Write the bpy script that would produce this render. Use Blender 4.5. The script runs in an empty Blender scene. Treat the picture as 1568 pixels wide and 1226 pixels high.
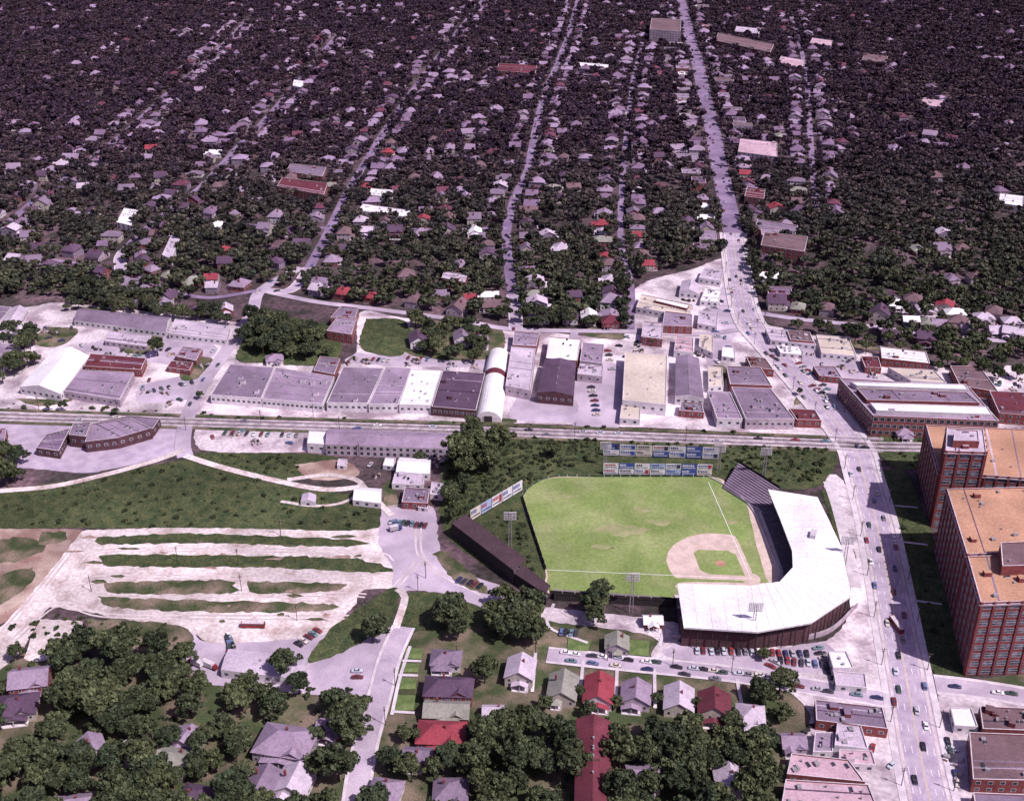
import bpy, math, random, numpy as np
from mathutils import Vector, geometry
random.seed(7); rng=np.random.default_rng(7)
R=random.uniform
# ------------------------------------------------------------ survey (photogrammetric) mapping
F=1800.0; CX=784.0; CY=613.0; PITCH=math.radians(27.65); CAMH=374.0
cp,sp=math.cos(PITCH),math.sin(PITCH)
def P(u,v,z=0.0):
    a=(u-CX); b=-(v-CY)
    dx=a; dy=F*cp+b*sp; dz=-F*sp+b*cp
    t=(z-CAMH)/dz
    return (t*dx,t*dy)
scene=bpy.context.scene
# ------------------------------------------------------------ materials
def nt(m):
    m.use_nodes=True; t=m.node_tree; t.nodes.clear(); return t
MATS={}
def mat(name,c1,c2=None,s=0.3,rough=.9,big=.25,bs=.02,fine=.2,fs=1.5,metal=0,spec=.2,lo=.38,hi=.62,bump=0):
    if name in MATS: return MATS[name]
    m=bpy.data.materials.new(name); t=nt(m); N=t.nodes; L=t.links
    out=N.new('ShaderNodeOutputMaterial'); b=N.new('ShaderNodeBsdfPrincipled')
    b.inputs['Roughness'].default_value=rough; b.inputs['Metallic'].default_value=metal
    b.inputs['Specular IOR Level'].default_value=spec
    L.new(b.outputs[0],out.inputs[0])
    tc=N.new('ShaderNodeTexCoord')
    if c2 is None: c2=tuple(x*.75 for x in c1)
    n1=N.new('ShaderNodeTexNoise'); n1.inputs['Scale'].default_value=s; n1.inputs['Detail'].default_value=6
    L.new(tc.outputs['Object'],n1.inputs['Vector'])
    mr=N.new('ShaderNodeMapRange'); mr.inputs[1].default_value=lo; mr.inputs[2].default_value=hi
    L.new(n1.outputs['Fac'],mr.inputs[0])
    mx=N.new('ShaderNodeMix'); mx.data_type='RGBA'
    mx.inputs[6].default_value=(*c1,1); mx.inputs[7].default_value=(*c2,1)
    L.new(mr.outputs[0],mx.inputs[0])
    cur=mx.outputs[2]
    for (sc,amp) in ((bs,big),(fs,fine)):
        if amp<=0: continue
        n=N.new('ShaderNodeTexNoise'); n.inputs['Scale'].default_value=sc; n.inputs['Detail'].default_value=4
        L.new(tc.outputs['Object'],n.inputs['Vector'])
        r=N.new('ShaderNodeMapRange'); r.inputs[1].default_value=.32; r.inputs[2].default_value=.68
        r.inputs[3].default_value=1-amp; r.inputs[4].default_value=1+amp*.6
        L.new(n.outputs['Fac'],r.inputs[0])
        vm=N.new('ShaderNodeVectorMath'); vm.operation='SCALE'
        L.new(cur,vm.inputs[0]); L.new(r.outputs[0],vm.inputs['Scale']); cur=vm.outputs[0]
    L.new(cur,b.inputs['Base Color'])
    if bump>0:
        bp=N.new('ShaderNodeBump'); bp.inputs['Strength'].default_value=bump; bp.inputs['Distance'].default_value=1.0
        L.new(n1.outputs['Fac'],bp.inputs['Height']); L.new(bp.outputs[0],b.inputs['Normal'])
    MATS[name]=m; return m
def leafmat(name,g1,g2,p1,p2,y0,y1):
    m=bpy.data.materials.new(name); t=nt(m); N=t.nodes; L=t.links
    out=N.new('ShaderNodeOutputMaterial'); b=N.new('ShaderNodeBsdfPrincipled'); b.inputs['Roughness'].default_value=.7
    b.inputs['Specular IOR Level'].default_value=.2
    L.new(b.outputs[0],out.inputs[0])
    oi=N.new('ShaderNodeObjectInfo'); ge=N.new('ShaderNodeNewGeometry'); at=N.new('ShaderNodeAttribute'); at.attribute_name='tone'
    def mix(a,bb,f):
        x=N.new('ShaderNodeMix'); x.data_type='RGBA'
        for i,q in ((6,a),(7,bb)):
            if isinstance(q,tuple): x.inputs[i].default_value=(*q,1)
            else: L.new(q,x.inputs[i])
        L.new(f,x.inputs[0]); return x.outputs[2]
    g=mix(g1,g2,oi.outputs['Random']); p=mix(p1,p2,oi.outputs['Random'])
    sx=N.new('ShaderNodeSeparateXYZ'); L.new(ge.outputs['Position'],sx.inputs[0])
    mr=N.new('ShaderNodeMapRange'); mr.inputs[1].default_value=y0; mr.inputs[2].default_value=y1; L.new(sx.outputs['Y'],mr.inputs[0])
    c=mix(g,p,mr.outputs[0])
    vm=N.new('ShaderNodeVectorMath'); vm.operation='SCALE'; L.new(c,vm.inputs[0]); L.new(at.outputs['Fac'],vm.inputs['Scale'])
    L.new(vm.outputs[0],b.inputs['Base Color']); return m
M_leaf=leafmat('foliage',(.036,.050,.027),(.082,.094,.045),(.036,.021,.043),(.075,.045,.062),760,1350)  # far leaves painted darker and purple, in place of lens vignette
M_bark=mat('bark',(.07,.05,.045))
M_asph=mat('asphalt',(.38,.30,.41),(.47,.39,.49),s=.15,big=.22,fine=.14)
M_asph2=mat('worn_asphalt',(.52,.43,.53),(.38,.31,.40),s=.08,big=.3,fine=.15)
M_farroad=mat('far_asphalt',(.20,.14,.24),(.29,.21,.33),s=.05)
M_conc=mat('concrete',(.66,.59,.64),(.52,.45,.51),s=.2,big=.2,fine=.1)
M_yard=mat('yard_gravel',(.70,.61,.66),(.34,.26,.31),s=.05,big=.4,fine=.25,lo=.44,hi=.64,fs=.5)
M_dirt=mat('pale_dirt',(.70,.61,.62),(.42,.32,.31),s=.07,big=.38,fine=.28,lo=.45,hi=.68,fs=.5)
M_track=mat('tyre_worn_dirt',(.50,.41,.43),(.66,.57,.59),s=.1)
M_brown=mat('brown_soil',(.28,.17,.15),(.46,.35,.31),s=.05,big=.35,fine=.3,lo=.42,hi=.62)
M_bank=mat('kudzu',(.045,.065,.028),(.09,.10,.045),s=.15,big=.35,bs=.015,fine=.5,fs=.8,bump=.6)
M_grass=mat('rough_grass',(.062,.082,.036),(.22,.165,.13),s=.07,big=.35,bs=.03,fine=.45,lo=.42,hi=.64)
M_lawn=mat('lawn',(.10,.15,.05),(.16,.21,.08),s=.2,big=.3,fine=.25)
M_field=mat('ballfield_turf',(.20,.27,.085),(.29,.325,.145),s=.045,big=.2,bs=.03,fine=.2,fs=.6,lo=.42,hi=.68)
M_clay=mat('infield_clay',(.62,.49,.45),(.52,.40,.36),s=.2,big=.15,fine=.15)
M_white=mat('white_paint',(.84,.82,.86),(.76,.74,.78),s=.1,big=.06,fine=.04)
M_yel=mat('lane_paint_yellow',(.68,.55,.38))
M_ballast=mat('ballast',(.36,.29,.34),(.55,.47,.51),s=.2,fine=.3)
M_sleeper=mat('sleeper',(.09,.07,.07)); M_rail=mat('rail_steel',(.3,.26,.28),rough=.4,metal=.8)
M_glass=mat('window_glass',(.03,.03,.045),(.06,.06,.08),rough=.15,spec=.6,s=.5)
M_glassb=mat('factory_glass',(.05,.055,.08),(.20,.20,.26),rough=.3,spec=.5,s=.35,lo=.45,hi=.6)
M_trim=mat('trim_paint',(.66,.62,.66),big=.05)
M_cap=mat('parapet_cap',(.58,.50,.57),(.70,.62,.69))
M_metal=mat('vent_metal',(.5,.46,.5),rough=.5,metal=.3)
M_brick=mat('red_brick',(.26,.075,.075),(.18,.05,.055),s=.6,fine=.2,fs=3)
M_brickd=mat('dark_brick',(.11,.055,.065),(.075,.035,.045),s=.6)
M_wallp=mat('plaster_wall',(.5,.41,.47),(.36,.28,.35),s=.3)
M_wallw=mat('white_wall',(.70,.65,.69),(.58,.52,.58),s=.3)
M_dusk=mat('haze_dimmed_siding',(.30,.23,.32),(.22,.16,.24),s=.3)  # siding colour carries distance haze as a dimmer purple
M_dark=mat('dark_timber',(.05,.04,.045))
M_seat=mat('seating',(.16,.13,.16),(.10,.08,.11),s=.5)
def roofm(n,c,k=.68): return mat('roof_'+n,c,tuple(x*k for x in c),s=.1,big=.25,bs=.05,fine=.2,fs=.9,lo=.42,hi=.64)
RF={'lav':roofm('lavender_felt',(.35,.26,.37)),'dk':roofm('dark_felt',(.12,.072,.125)),'wh':roofm('white',(.86,.82,.87),.88),
'md':roofm('grey_felt',(.25,.185,.27)),'tan':roofm('tan_gravel',(.62,.53,.47),.85),'red':roofm('red_shingle',(.33,.06,.085)),'dr':roofm('dark_red',(.16,.04,.06)),
'grn':roofm('green_grey',(.32,.31,.28)),'lt':roofm('light_lilac',(.60,.50,.62)),'or':roofm('orange_tile',(.52,.29,.20),.8),'br':roofm('brown',(.20,.125,.145)),'pk':roofm('pink_gravel',(.62,.42,.50)),'std':roofm('stand_roof',(.085,.05,.065)),
'fl':roofm('haze_lilac',(.38,.28,.42)),'fd':roofm('haze_plum',(.15,.09,.16)),'fm':roofm('haze_mauve',(.24,.16,.26)),'fr':roofm('haze_maroon',(.17,.06,.10))}  # roofs with distance haze painted in as darker, dusky purple
# ------------------------------------------------------------ mesh builder
class MB:
    def __init__(s): s.v=[];s.f=[];s.m=[];s.mats=[]
    def mi(s,m):
        if m not in s.mats: s.mats.append(m)
        return s.mats.index(m)
    def face(s,pts,m):
        i=len(s.v); s.v.extend(pts); s.f.append(tuple(range(i,i+len(pts)))); s.m.append(s.mi(m))
    def poly(s,pts,z,m):
        pv=[Vector((x,y,0)) for x,y in pts]
        for t in geometry.tessellate_polygon([pv]):
            a=[(pts[k][0],pts[k][1],z) for k in t]
            cr=(a[1][0]-a[0][0])*(a[2][1]-a[0][1])-(a[1][1]-a[0][1])*(a[2][0]-a[0][0])
            s.face(a if cr>0 else a[::-1],m)
    def prism(s,pts,z0,z1,side,top=None):
        n=len(pts)
        for i in range(n):
            a=pts[i];b=pts[(i+1)%n]
            s.face([(a[0],a[1],z0),(b[0],b[1],z0),(b[0],b[1],z1),(a[0],a[1],z1)],side)
        s.poly(pts,z1,top or side)
    def box(s,cx,cy,z0,sx,sy,sz,m,rot=0,top=None):
        c,n=math.cos(rot),math.sin(rot); q=[]
        for x,y in ((-sx/2,-sy/2),(sx/2,-sy/2),(sx/2,sy/2),(-sx/2,sy/2)): q.append((cx+x*c-y*n,cy+x*n+y*c))
        s.prism(q,z0,z0+sz,m,top)
    def cyl(s,cx,cy,z0,r0,r1,h,m,n=8):
        a=[(cx+r0*math.cos(2*math.pi*k/n),cy+r0*math.sin(2*math.pi*k/n),z0) for k in range(n)]
        b=[(cx+r1*math.cos(2*math.pi*k/n),cy+r1*math.sin(2*math.pi*k/n),z0+h) for k in range(n)]
        for k in range(n): s.face([a[k],a[(k+1)%n],b[(k+1)%n],b[k]],m)
        s.face(b,m)
    def tube(s,p,q,r0,r1,m,n=5):
        p=Vector(p);q=Vector(q);d=(q-p).normalized(); u=d.cross(Vector((0,0,1)))
        if u.length<.01:u=Vector((1,0,0))
        u.normalize(); w=d.cross(u)
        a=[tuple(p+(u*math.cos(2*math.pi*k/n)+w*math.sin(2*math.pi*k/n))*r0) for k in range(n)]
        b=[tuple(q+(u*math.cos(2*math.pi*k/n)+w*math.sin(2*math.pi*k/n))*r1) for k in range(n)]
        for k in range(n): s.face([a[k],a[(k+1)%n],b[(k+1)%n],b[k]],m)
        s.face(b,m)
    def mesh(s,name,off=(0,0,0)):
        me=bpy.data.meshes.new(name)
        me.from_pydata([(a-off[0],b-off[1],c-off[2]) for a,b,c in s.v],[],s.f)
        for m in s.mats: me.materials.append(m)
        me.polygons.foreach_set('material_index',s.m); me.update(); return me
    def obj(s,name,centre=True):
        if not s.v: return None
        off=(0,0,0)
        if centre:
            xs=[a[0] for a in s.v]; ys=[a[1] for a in s.v]; off=((min(xs)+max(xs))/2,(min(ys)+max(ys))/2,0)
        o=bpy.data.objects.new(name,s.mesh(name,off)); o.location=off; scene.collection.objects.link(o); return o
def inst(name,me,x,y,z=0,rot=0,sc=1):
    o=bpy.data.objects.new(name,me); o.location=(x,y,z); o.rotation_euler=(0,0,rot)
    o.scale=(sc,sc,sc) if not isinstance(sc,tuple) else sc
    scene.collection.objects.link(o); return o
OCC=[]; POLYS=[]; SEGS=[]
def ccw(p):
    a=sum(p[i][0]*p[(i+1)%len(p)][1]-p[(i+1)%len(p)][0]*p[i][1] for i in range(len(p)))
    return p if a>0 else p[::-1]
def inpoly(X,Y,poly):
    r=np.zeros(X.shape,bool); n=len(poly)
    for i in range(n):
        x1,y1=poly[i];x2,y2=poly[(i+1)%n]
        if y1==y2: continue
        c=((y1>Y)!=(y2>Y))&(X<(x2-x1)*(Y-y1)/(y2-y1)+x1); r^=c
    return r
def segd(X,Y,a,b):
    dx,dy=b[0]-a[0],b[1]-a[1]; l=dx*dx+dy*dy+1e-9
    t=np.clip(((X-a[0])*dx+(Y-a[1])*dy)/l,0,1); return np.hypot(X-a[0]-t*dx,Y-a[1]-t*dy)
def free(X,Y,rb=3.5,rr=2.0,rh=0.0):
    ok=np.ones(X.shape,bool)
    for p in POLYS:
        xs=[q[0] for q in p]; ys=[q[1] for q in p]
        c=(X>min(xs)-8)&(X<max(xs)+8)&(Y>min(ys)-8)&(Y<max(ys)+8)&ok
        if not c.any(): continue
        idx=np.where(c)[0]; x=X[idx];y=Y[idx]; bad=inpoly(x,y,p)
        for i in range(len(p)): bad|=segd(x,y,p[i],p[(i+1)%len(p)])<rb
        ok[idx[bad]]=False
    for a,b,w in SEGS:
        c=(X>min(a[0],b[0])-w-5)&(X<max(a[0],b[0])+w+5)&(Y>min(a[1],b[1])-w-5)&(Y<max(a[1],b[1])+w+5)&ok
        idx=np.where(c)[0]
        if len(idx): ok[idx[segd(X[idx],Y[idx],a,b)<w/2+rr]]=False
    for x,y,r in OCC:
        c=(np.abs(X-x)<r+rh)&(np.abs(Y-y)<r+rh)&ok
        idx=np.where(c)[0]
        if len(idx): ok[idx[np.hypot(X[idx]-x,Y[idx]-y)<r+rh]]=False
    return ok
def cat(pts,step=4.0):
    if len(pts)<3:
        a,b=pts; n=max(2,int(math.dist(a,b)/step)); return [(a[0]+(b[0]-a[0])*i/n,a[1]+(b[1]-a[1])*i/n) for i in range(n+1)]
    q=[(2*pts[0][0]-pts[1][0],2*pts[0][1]-pts[1][1])]+list(pts)+[(2*pts[-1][0]-pts[-2][0],2*pts[-1][1]-pts[-2][1])]; o=[]
    for i in range(1,len(q)-2):
        p0,p1,p2,p3=[Vector(x) for x in q[i-1:i+3]]; n=max(2,int((p2-p1).length/step))
        for k in range(n):
            t=k/n; r=.5*((2*p1)+(-p0+p2)*t+(2*p0-5*p1+4*p2-p3)*t*t+(-p0+3*p1-3*p2+p3)*t**3); o.append((r.x,r.y))
    o.append(tuple(pts[-1])); return o
def normals(path):
    o=[]
    for i in range(len(path)):
        a=path[max(0,i-1)];b=path[min(len(path)-1,i+1)]; l=math.dist(a,b) or 1
        o.append((-(b[1]-a[1])/l,(b[0]-a[0])/l))
    return o
ZL=[0.02]
def nz(): ZL[0]+=0.004; return ZL[0]
def strip(mb,path,o0,o1,z,m,dash=None,h=0):
    ns=normals(path)
    for i in range(len(path)-1):
        if dash and (i%dash[0])>=dash[1]: continue
        a,b=path[i],path[i+1];na,nb=ns[i],ns[i+1]
        q=[(a[0]+na[0]*o0,a[1]+na[1]*o0),(b[0]+nb[0]*o0,b[1]+nb[1]*o0),(b[0]+nb[0]*o1,b[1]+nb[1]*o1),(a[0]+na[0]*o1,a[1]+na[1]*o1)]
        if h>0:
            for (s,e) in ((0,1),(2,3)): mb.face([(*q[s],z),(*q[e],z),(*q[e],z+h),(*q[s],z+h)],m)
        zz=z+h
        mb.face([(*p,zz) for p in (q if o1>o0 else q[::-1])],m)
def road(name,px,w,m,walk=0,marks=None,reg=True,step=4.0,kerb=.12,far=None):
    path=cat([P(*p) for p in px],step); mb=MB(); z=nz()
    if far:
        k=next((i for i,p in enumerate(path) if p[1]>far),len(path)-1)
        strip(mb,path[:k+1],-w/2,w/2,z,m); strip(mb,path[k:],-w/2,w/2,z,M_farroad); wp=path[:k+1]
    else: strip(mb,path,-w/2,w/2,z,m); wp=path
    if walk>0 and len(wp)>3:
        strip(mb,wp,w/2+.02,w/2+walk,z,M_conc,h=kerb); strip(mb,wp,-w/2-walk,-w/2-.02,z,M_conc,h=kerb)
    if marks:
        z2=z+.006
        strip(mb,wp,-.36,-.12,z2,M_yel); strip(mb,wp,.12,.36,z2,M_yel)
        for o in (-6.2,-3.2,3.2,6.2): strip(mb,wp,o-.11,o+.11,z2,M_white,dash=(3,1))
        for o in (-7.9,7.9): strip(mb,wp,o-.7,o+.7,z+.003,M_track)
    mb.obj(name)
    if reg:
        for i in range(0,len(path)-1,3): SEGS.append((path[i],path[min(i+3,len(path)-1)],w+2*walk*.5))
    return path
def patch(name,px,m,smooth=True,jit=.6,z=None,block=False):
    pts=[P(*p) for p in px]
    if smooth: pts=cat(pts+[pts[0]],3.0)[:-1]
    if jit>0: pts=[(x+R(-jit,jit),y+R(-jit,jit)) for x,y in pts]
    mb=MB(); mb.poly(ccw(pts),z or nz(),m); mb.obj(name)
    if block: POLYS.append(pts)
def inset(p,d):
    n=len(p);o=[]
    for i in range(n):
        a,b,c=Vector(p[i-1]),Vector(p[i]),Vector(p[(i+1)%n])
        e1=(b-a).normalized();e2=(c-b).normalized(); n1=Vector((-e1.y,e1.x));n2=Vector((-e2.y,e2.x))
        bis=(n1+n2); k=d/max(.35,(1+n1.dot(n2))); o.append(tuple(b+bis*k))
    return o
def windows(mb,a,b,z0,z1,floors,sp,ww,wh):
    L=math.dist(a,b)
    if L<4: return
    ex,ey=(b[0]-a[0])/L,(b[1]-a[1])/L; nx,ny=ey,-ex; n=max(1,int((L-1)/sp)); fh=(z1-z0)/floors
    for f in range(floors):
        zc=z0+fh*(f+.52)
        for k in range(n):
            c=(k+.5)*L/n
            for (hw,hh,off,m) in ((ww/2+.2,wh/2+.2,.03,M_trim),(ww/2,wh/2,.07,M_glass)):
                q=[]
                for s,t in ((-1,-1),(1,-1),(1,1),(-1,1)):
                    q.append((a[0]+ex*(c+s*hw)+nx*off,a[1]+ey*(c+s*hw)+ny*off,zc+t*hh))
                mb.face(q,m)
def bld(name,px,h,wall=None,roof='lav',floors=1,sp=4.5,ww=1.8,wh=1.4,par=.6,clut=4,kind='flat',cap=True,rise=.2,ground=False,piers=False,pts=None):
    wall=wall or M_wallp; roofm_=RF[roof]
    p=ccw(pts if pts else [P(u,v,0 if ground else h) for u,v in px]); mb=MB(); n=len(p); POLYS.append(p)
    if kind=='flat':
        for i in range(n):
            a,b=p[i],p[(i+1)%n]; mb.face([(*a,-.3),(*b,-.3),(*b,h),(*a,h)],wall)
        q=inset(p,.45)
        for i in range(n):
            j=(i+1)%n
            mb.face([(*p[i],h),(*p[j],h),(*q[j],h),(*q[i],h)],M_cap if cap else wall)
            mb.face([(*q[i],h),(*q[j],h),(*q[j],h-par),(*q[i],h-par)],wall)
        mb.poly(q,h-par,roofm_)
        xs=[a[0] for a in q];ys=[a[1] for a in q]; t=0;c=0
        qq=inset(p,2.5)
        ang=math.atan2(p[1][1]-p[0][1],p[1][0]-p[0][0])
        if math.dist(p[0],p[1])*math.dist(p[1],p[2])>350 and clut>2: # tar seams / patched strips
            for k in range(3):
                f=R(.1,.9); a=Vector(q[0]).lerp(Vector(q[1]),f); b=Vector(q[3]).lerp(Vector(q[2]),f); e=(Vector(q[1])-Vector(q[0])).normalized()*R(.15,.5)
                mb.face([(*(a-e),h-par+.02),(*(a+e),h-par+.02),(*(b+e),h-par+.02),(*(b-e),h-par+.02)],RF[random.choice(['dk','md','lt'])])
        while c<clut*1.6 and t<60:
            t+=1; x,y=R(min(xs),max(xs)),R(min(ys),max(ys))
            if not inpoly(np.array([x]),np.array([y]),qq)[0]: continue
            c+=1; k=random.random()
            if k<.35: mb.box(x,y,h-par,R(1,2.6),R(1,2.2),R(.7,1.5),M_metal,ang)
            elif k<.6: mb.cyl(x,y,h-par,.4,.4,1.2,M_metal)
            elif k<.85: mb.box(x,y,h-par,R(1.5,3.5),1.3,.5,M_wallw,ang,top=M_glass)
            else: mb.box(x,y,h-par,R(2.5,4),R(2.5,4),R(1.6,2.4),wall,ang,top=roofm_)
    else:
        for i in range(4):
            a,b=p[i],p[(i+1)%4]; mb.face([(*a,-.3),(*b,-.3),(*b,h),(*a,h)],wall)
        if math.dist(p[0],p[1])<math.dist(p[1],p[2]): p=p[1:]+p[:1]
        sh=math.dist(p[1],p[2]); H=h+sh*rise; m1=((p[1][0]+p[2][0])/2,(p[1][1]+p[2][1])/2); m0=((p[0][0]+p[3][0])/2,(p[0][1]+p[3][1])/2)
        if kind=='gable':
            mb.face([(*p[1],h),(*p[2],h),(*m1,H)],wall); mb.face([(*p[3],h),(*p[0],h),(*m0,H)],wall)
        else:
            L=math.dist(m0,m1); k=min(.45,sh/2/L); d=((m1[0]-m0[0])*k,(m1[1]-m0[1])*k); m0=(m0[0]+d[0],m0[1]+d[1]);m1=(m1[0]-d[0],m1[1]-d[1])
            mb.face([(*p[1],h),(*p[2],h),(*m1,H)],roofm_); mb.face([(*p[3],h),(*p[0],h),(*m0,H)],roofm_)
        mb.face([(*p[0],h),(*p[1],h),(*m1,H),(*m0,H)],roofm_); mb.face([(*p[2],h),(*p[3],h),(*m0,H),(*m1,H)],roofm_)
        for t in range(clut):
            f=R(.15,.85); x=m0[0]+(m1[0]-m0[0])*f;y=m0[1]+(m1[1]-m0[1])*f; mb.cyl(x,y,H-.3,.45,.45,1.1,M_metal)
    for i in range(n):
        a,b=p[i],p[(i+1)%n]
        if piers:
            L=math.dist(a,b); k=max(1,int(L/6.2)); ex,ey=(b[0]-a[0])/L,(b[1]-a[1])/L; nx,ny=ey,-ex; rt=math.atan2(ey,ex)
            for j in range(k+1):
                c=min(max(j*L/k,.6),L-.6); mb.box(a[0]+ex*c+nx*.25,a[1]+ey*c+ny*.25,-.3,1.1,.6,h+.5,wall,rt)
            fh=h/floors
            for f in range(floors):
                for j in range(k):
                    c=(j+.5)*L/k; hw=L/k/2-.9
                    for (dw) in (-.5,.5):
                        cc=c+dw*hw*1.04; w2=hw*.46
                        for (e1_,e2_,off,mm) in ((.14,.14,.03,M_trim),(0,0,.07,M_glassb)):
                            q=[(a[0]+ex*(cc+s*(w2+e1_*.5))+nx*off,a[1]+ey*(cc+s*(w2+e1_*.5))+ny*off,fh*(f+.5)+t*(fh*.27+e2_)) for s,t in ((-1,-1),(1,-1),(1,1),(-1,1))]
                            mb.face(q,mm)
                        mb.box(a[0]+ex*cc+nx*.09,a[1]+ey*cc+ny*.09,fh*(f+.5)-.05,w2*2,.08,.12,M_trim,rt)
                    q=[(a[0]+ex*(c+s*hw)+nx*.1,a[1]+ey*(c+s*hw)+ny*.1,fh*(f+.17)+t*.12) for s,t in ((-1,-1),(1,-1),(1,1),(-1,1))]
                    mb.face(q,M_wallp)
            c0=a[0]+(b[0]-a[0])/2+nx*.3; c1=a[1]+(b[1]-a[1])/2+ny*.3
            mb.box(c0,c1,h-1.6,L+1,.8,.5,M_wallp,rt)
        elif sp: windows(mb,a,b,.4,h-.2,floors,sp,ww,wh)
    return mb.obj(name)
# ------------------------------------------------------------ trees
def leafcards(cent,rad,n,size,tone):
    d=rng.normal(size=(n,3)); d/=np.linalg.norm(d,axis=1)[:,None]
    r=rad*(.55+.5*rng.random(n)); pos=cent+d*r[:,None]*np.array([1,1,.8])
    nrm=d+rng.normal(size=(n,3))*.55; nrm/=np.linalg.norm(nrm,axis=1)[:,None]
    a=np.cross(nrm,rng.normal(size=(n,3))); a/=np.linalg.norm(a,axis=1)[:,None]; b=np.cross(nrm,a)
    s=size*(.5+.8*rng.random(n))[:,None]; a=a*s*.5; b=b*s*.5
    v=np.stack([pos-a-b*.6,pos+a*.7-b,pos+a+b*.8,pos-a*.8+b],1).reshape(-1,3)
    return v,np.full(n,tone)*(.65+.75*rng.random(n))
def tree(name,Rr,H,ncl,per,size,flat=.75):
    mb=MB(); th=H*.42
    mb.tube((0,0,-.3),(0,0,th),.42,.26,M_bark,7)
    V=[];T=[]
    cz=H-Rr*flat
    asym=rng.normal(size=3)*.22
    for k in range(ncl):
        d=rng.normal(size=3); d/=np.linalg.norm(d)
        if d[2]<-.35: d[2]*=-.6
        rr=Rr*(.40+.52*rng.random())*(1+float(d@asym))
        c=np.array([d[0]*rr,d[1]*rr,cz+d[2]*rr*flat])
        cr=Rr*(.17+.17*rng.random())
        v,t=leafcards(c,cr,per,size,.45+1.1*rng.random()); V.append(v);T.append(t)
        if k<7: mb.tube((0,0,th*R(.75,1)),tuple(c*.9+np.array([0,0,cz*.05])),.16,.05,M_bark,4)
    nb=len(mb.v); nf=len(mb.f)
    V=np.concatenate(V);T=np.concatenate(T); nq=len(T)
    me=bpy.data.meshes.new(name)
    me.from_pydata(mb.v+V.tolist(),[],mb.f+[(nb+4*i,nb+4*i+1,nb+4*i+2,nb+4*i+3) for i in range(nq)])
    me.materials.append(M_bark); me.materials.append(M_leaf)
    me.polygons.foreach_set('material_index',[0]*nf+[1]*nq)
    at=me.attributes.new('tone','FLOAT','FACE'); at.data.foreach_set('value',np.concatenate([np.ones(nf),T]).astype('f'))
    me.update(); return me
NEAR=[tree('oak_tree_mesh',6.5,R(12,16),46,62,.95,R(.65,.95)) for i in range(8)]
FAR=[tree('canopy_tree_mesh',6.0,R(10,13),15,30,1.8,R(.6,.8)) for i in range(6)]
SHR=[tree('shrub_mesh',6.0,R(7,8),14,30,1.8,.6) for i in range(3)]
def near_tree(u,v,r,name='oak_tree'):
    x,y=P(u,v,r*1.1); me=random.choice(NEAR); s=r/6.5
    inst(name,me,x,y,0,R(0,6.28),(s*R(.92,1.1),s*R(.92,1.1),s*R(.85,1.1)))
def zone_pts(px,spacing,z=7):
    poly=[P(u,v,z) for u,v in px]; xs=[a[0] for a in poly];ys=[a[1] for a in poly]
    gx,gy=np.meshgrid(np.arange(min(xs),max(xs),spacing),np.arange(min(ys),max(ys),spacing*.9))
    gx=gx.ravel()+rng.uniform(-.45,.45,gx.size)*spacing; gy=gy.ravel()+rng.uniform(-.45,.45,gy.size)*spacing
    k=inpoly(gx,gy,poly); return gx[k],gy[k]
def tree_zone(px,spacing,r0,r1,drop=.08,rb=2.5,rr=1.0):
    X,Y=zone_pts(px,spacing); k=free(X,Y,rb,rr,.3)&(rng.random(X.size)>drop)
    for x,y in zip(X[k],Y[k]):
        r=R(r0,r1)*random.choice((.75,.9,1,1,1.12)); s=r/6.5; inst('oak_tree',random.choice(NEAR),x,y,0,R(0,6.28),(s,s*R(.85,1.15),s*R(.8,1.15)))
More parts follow.
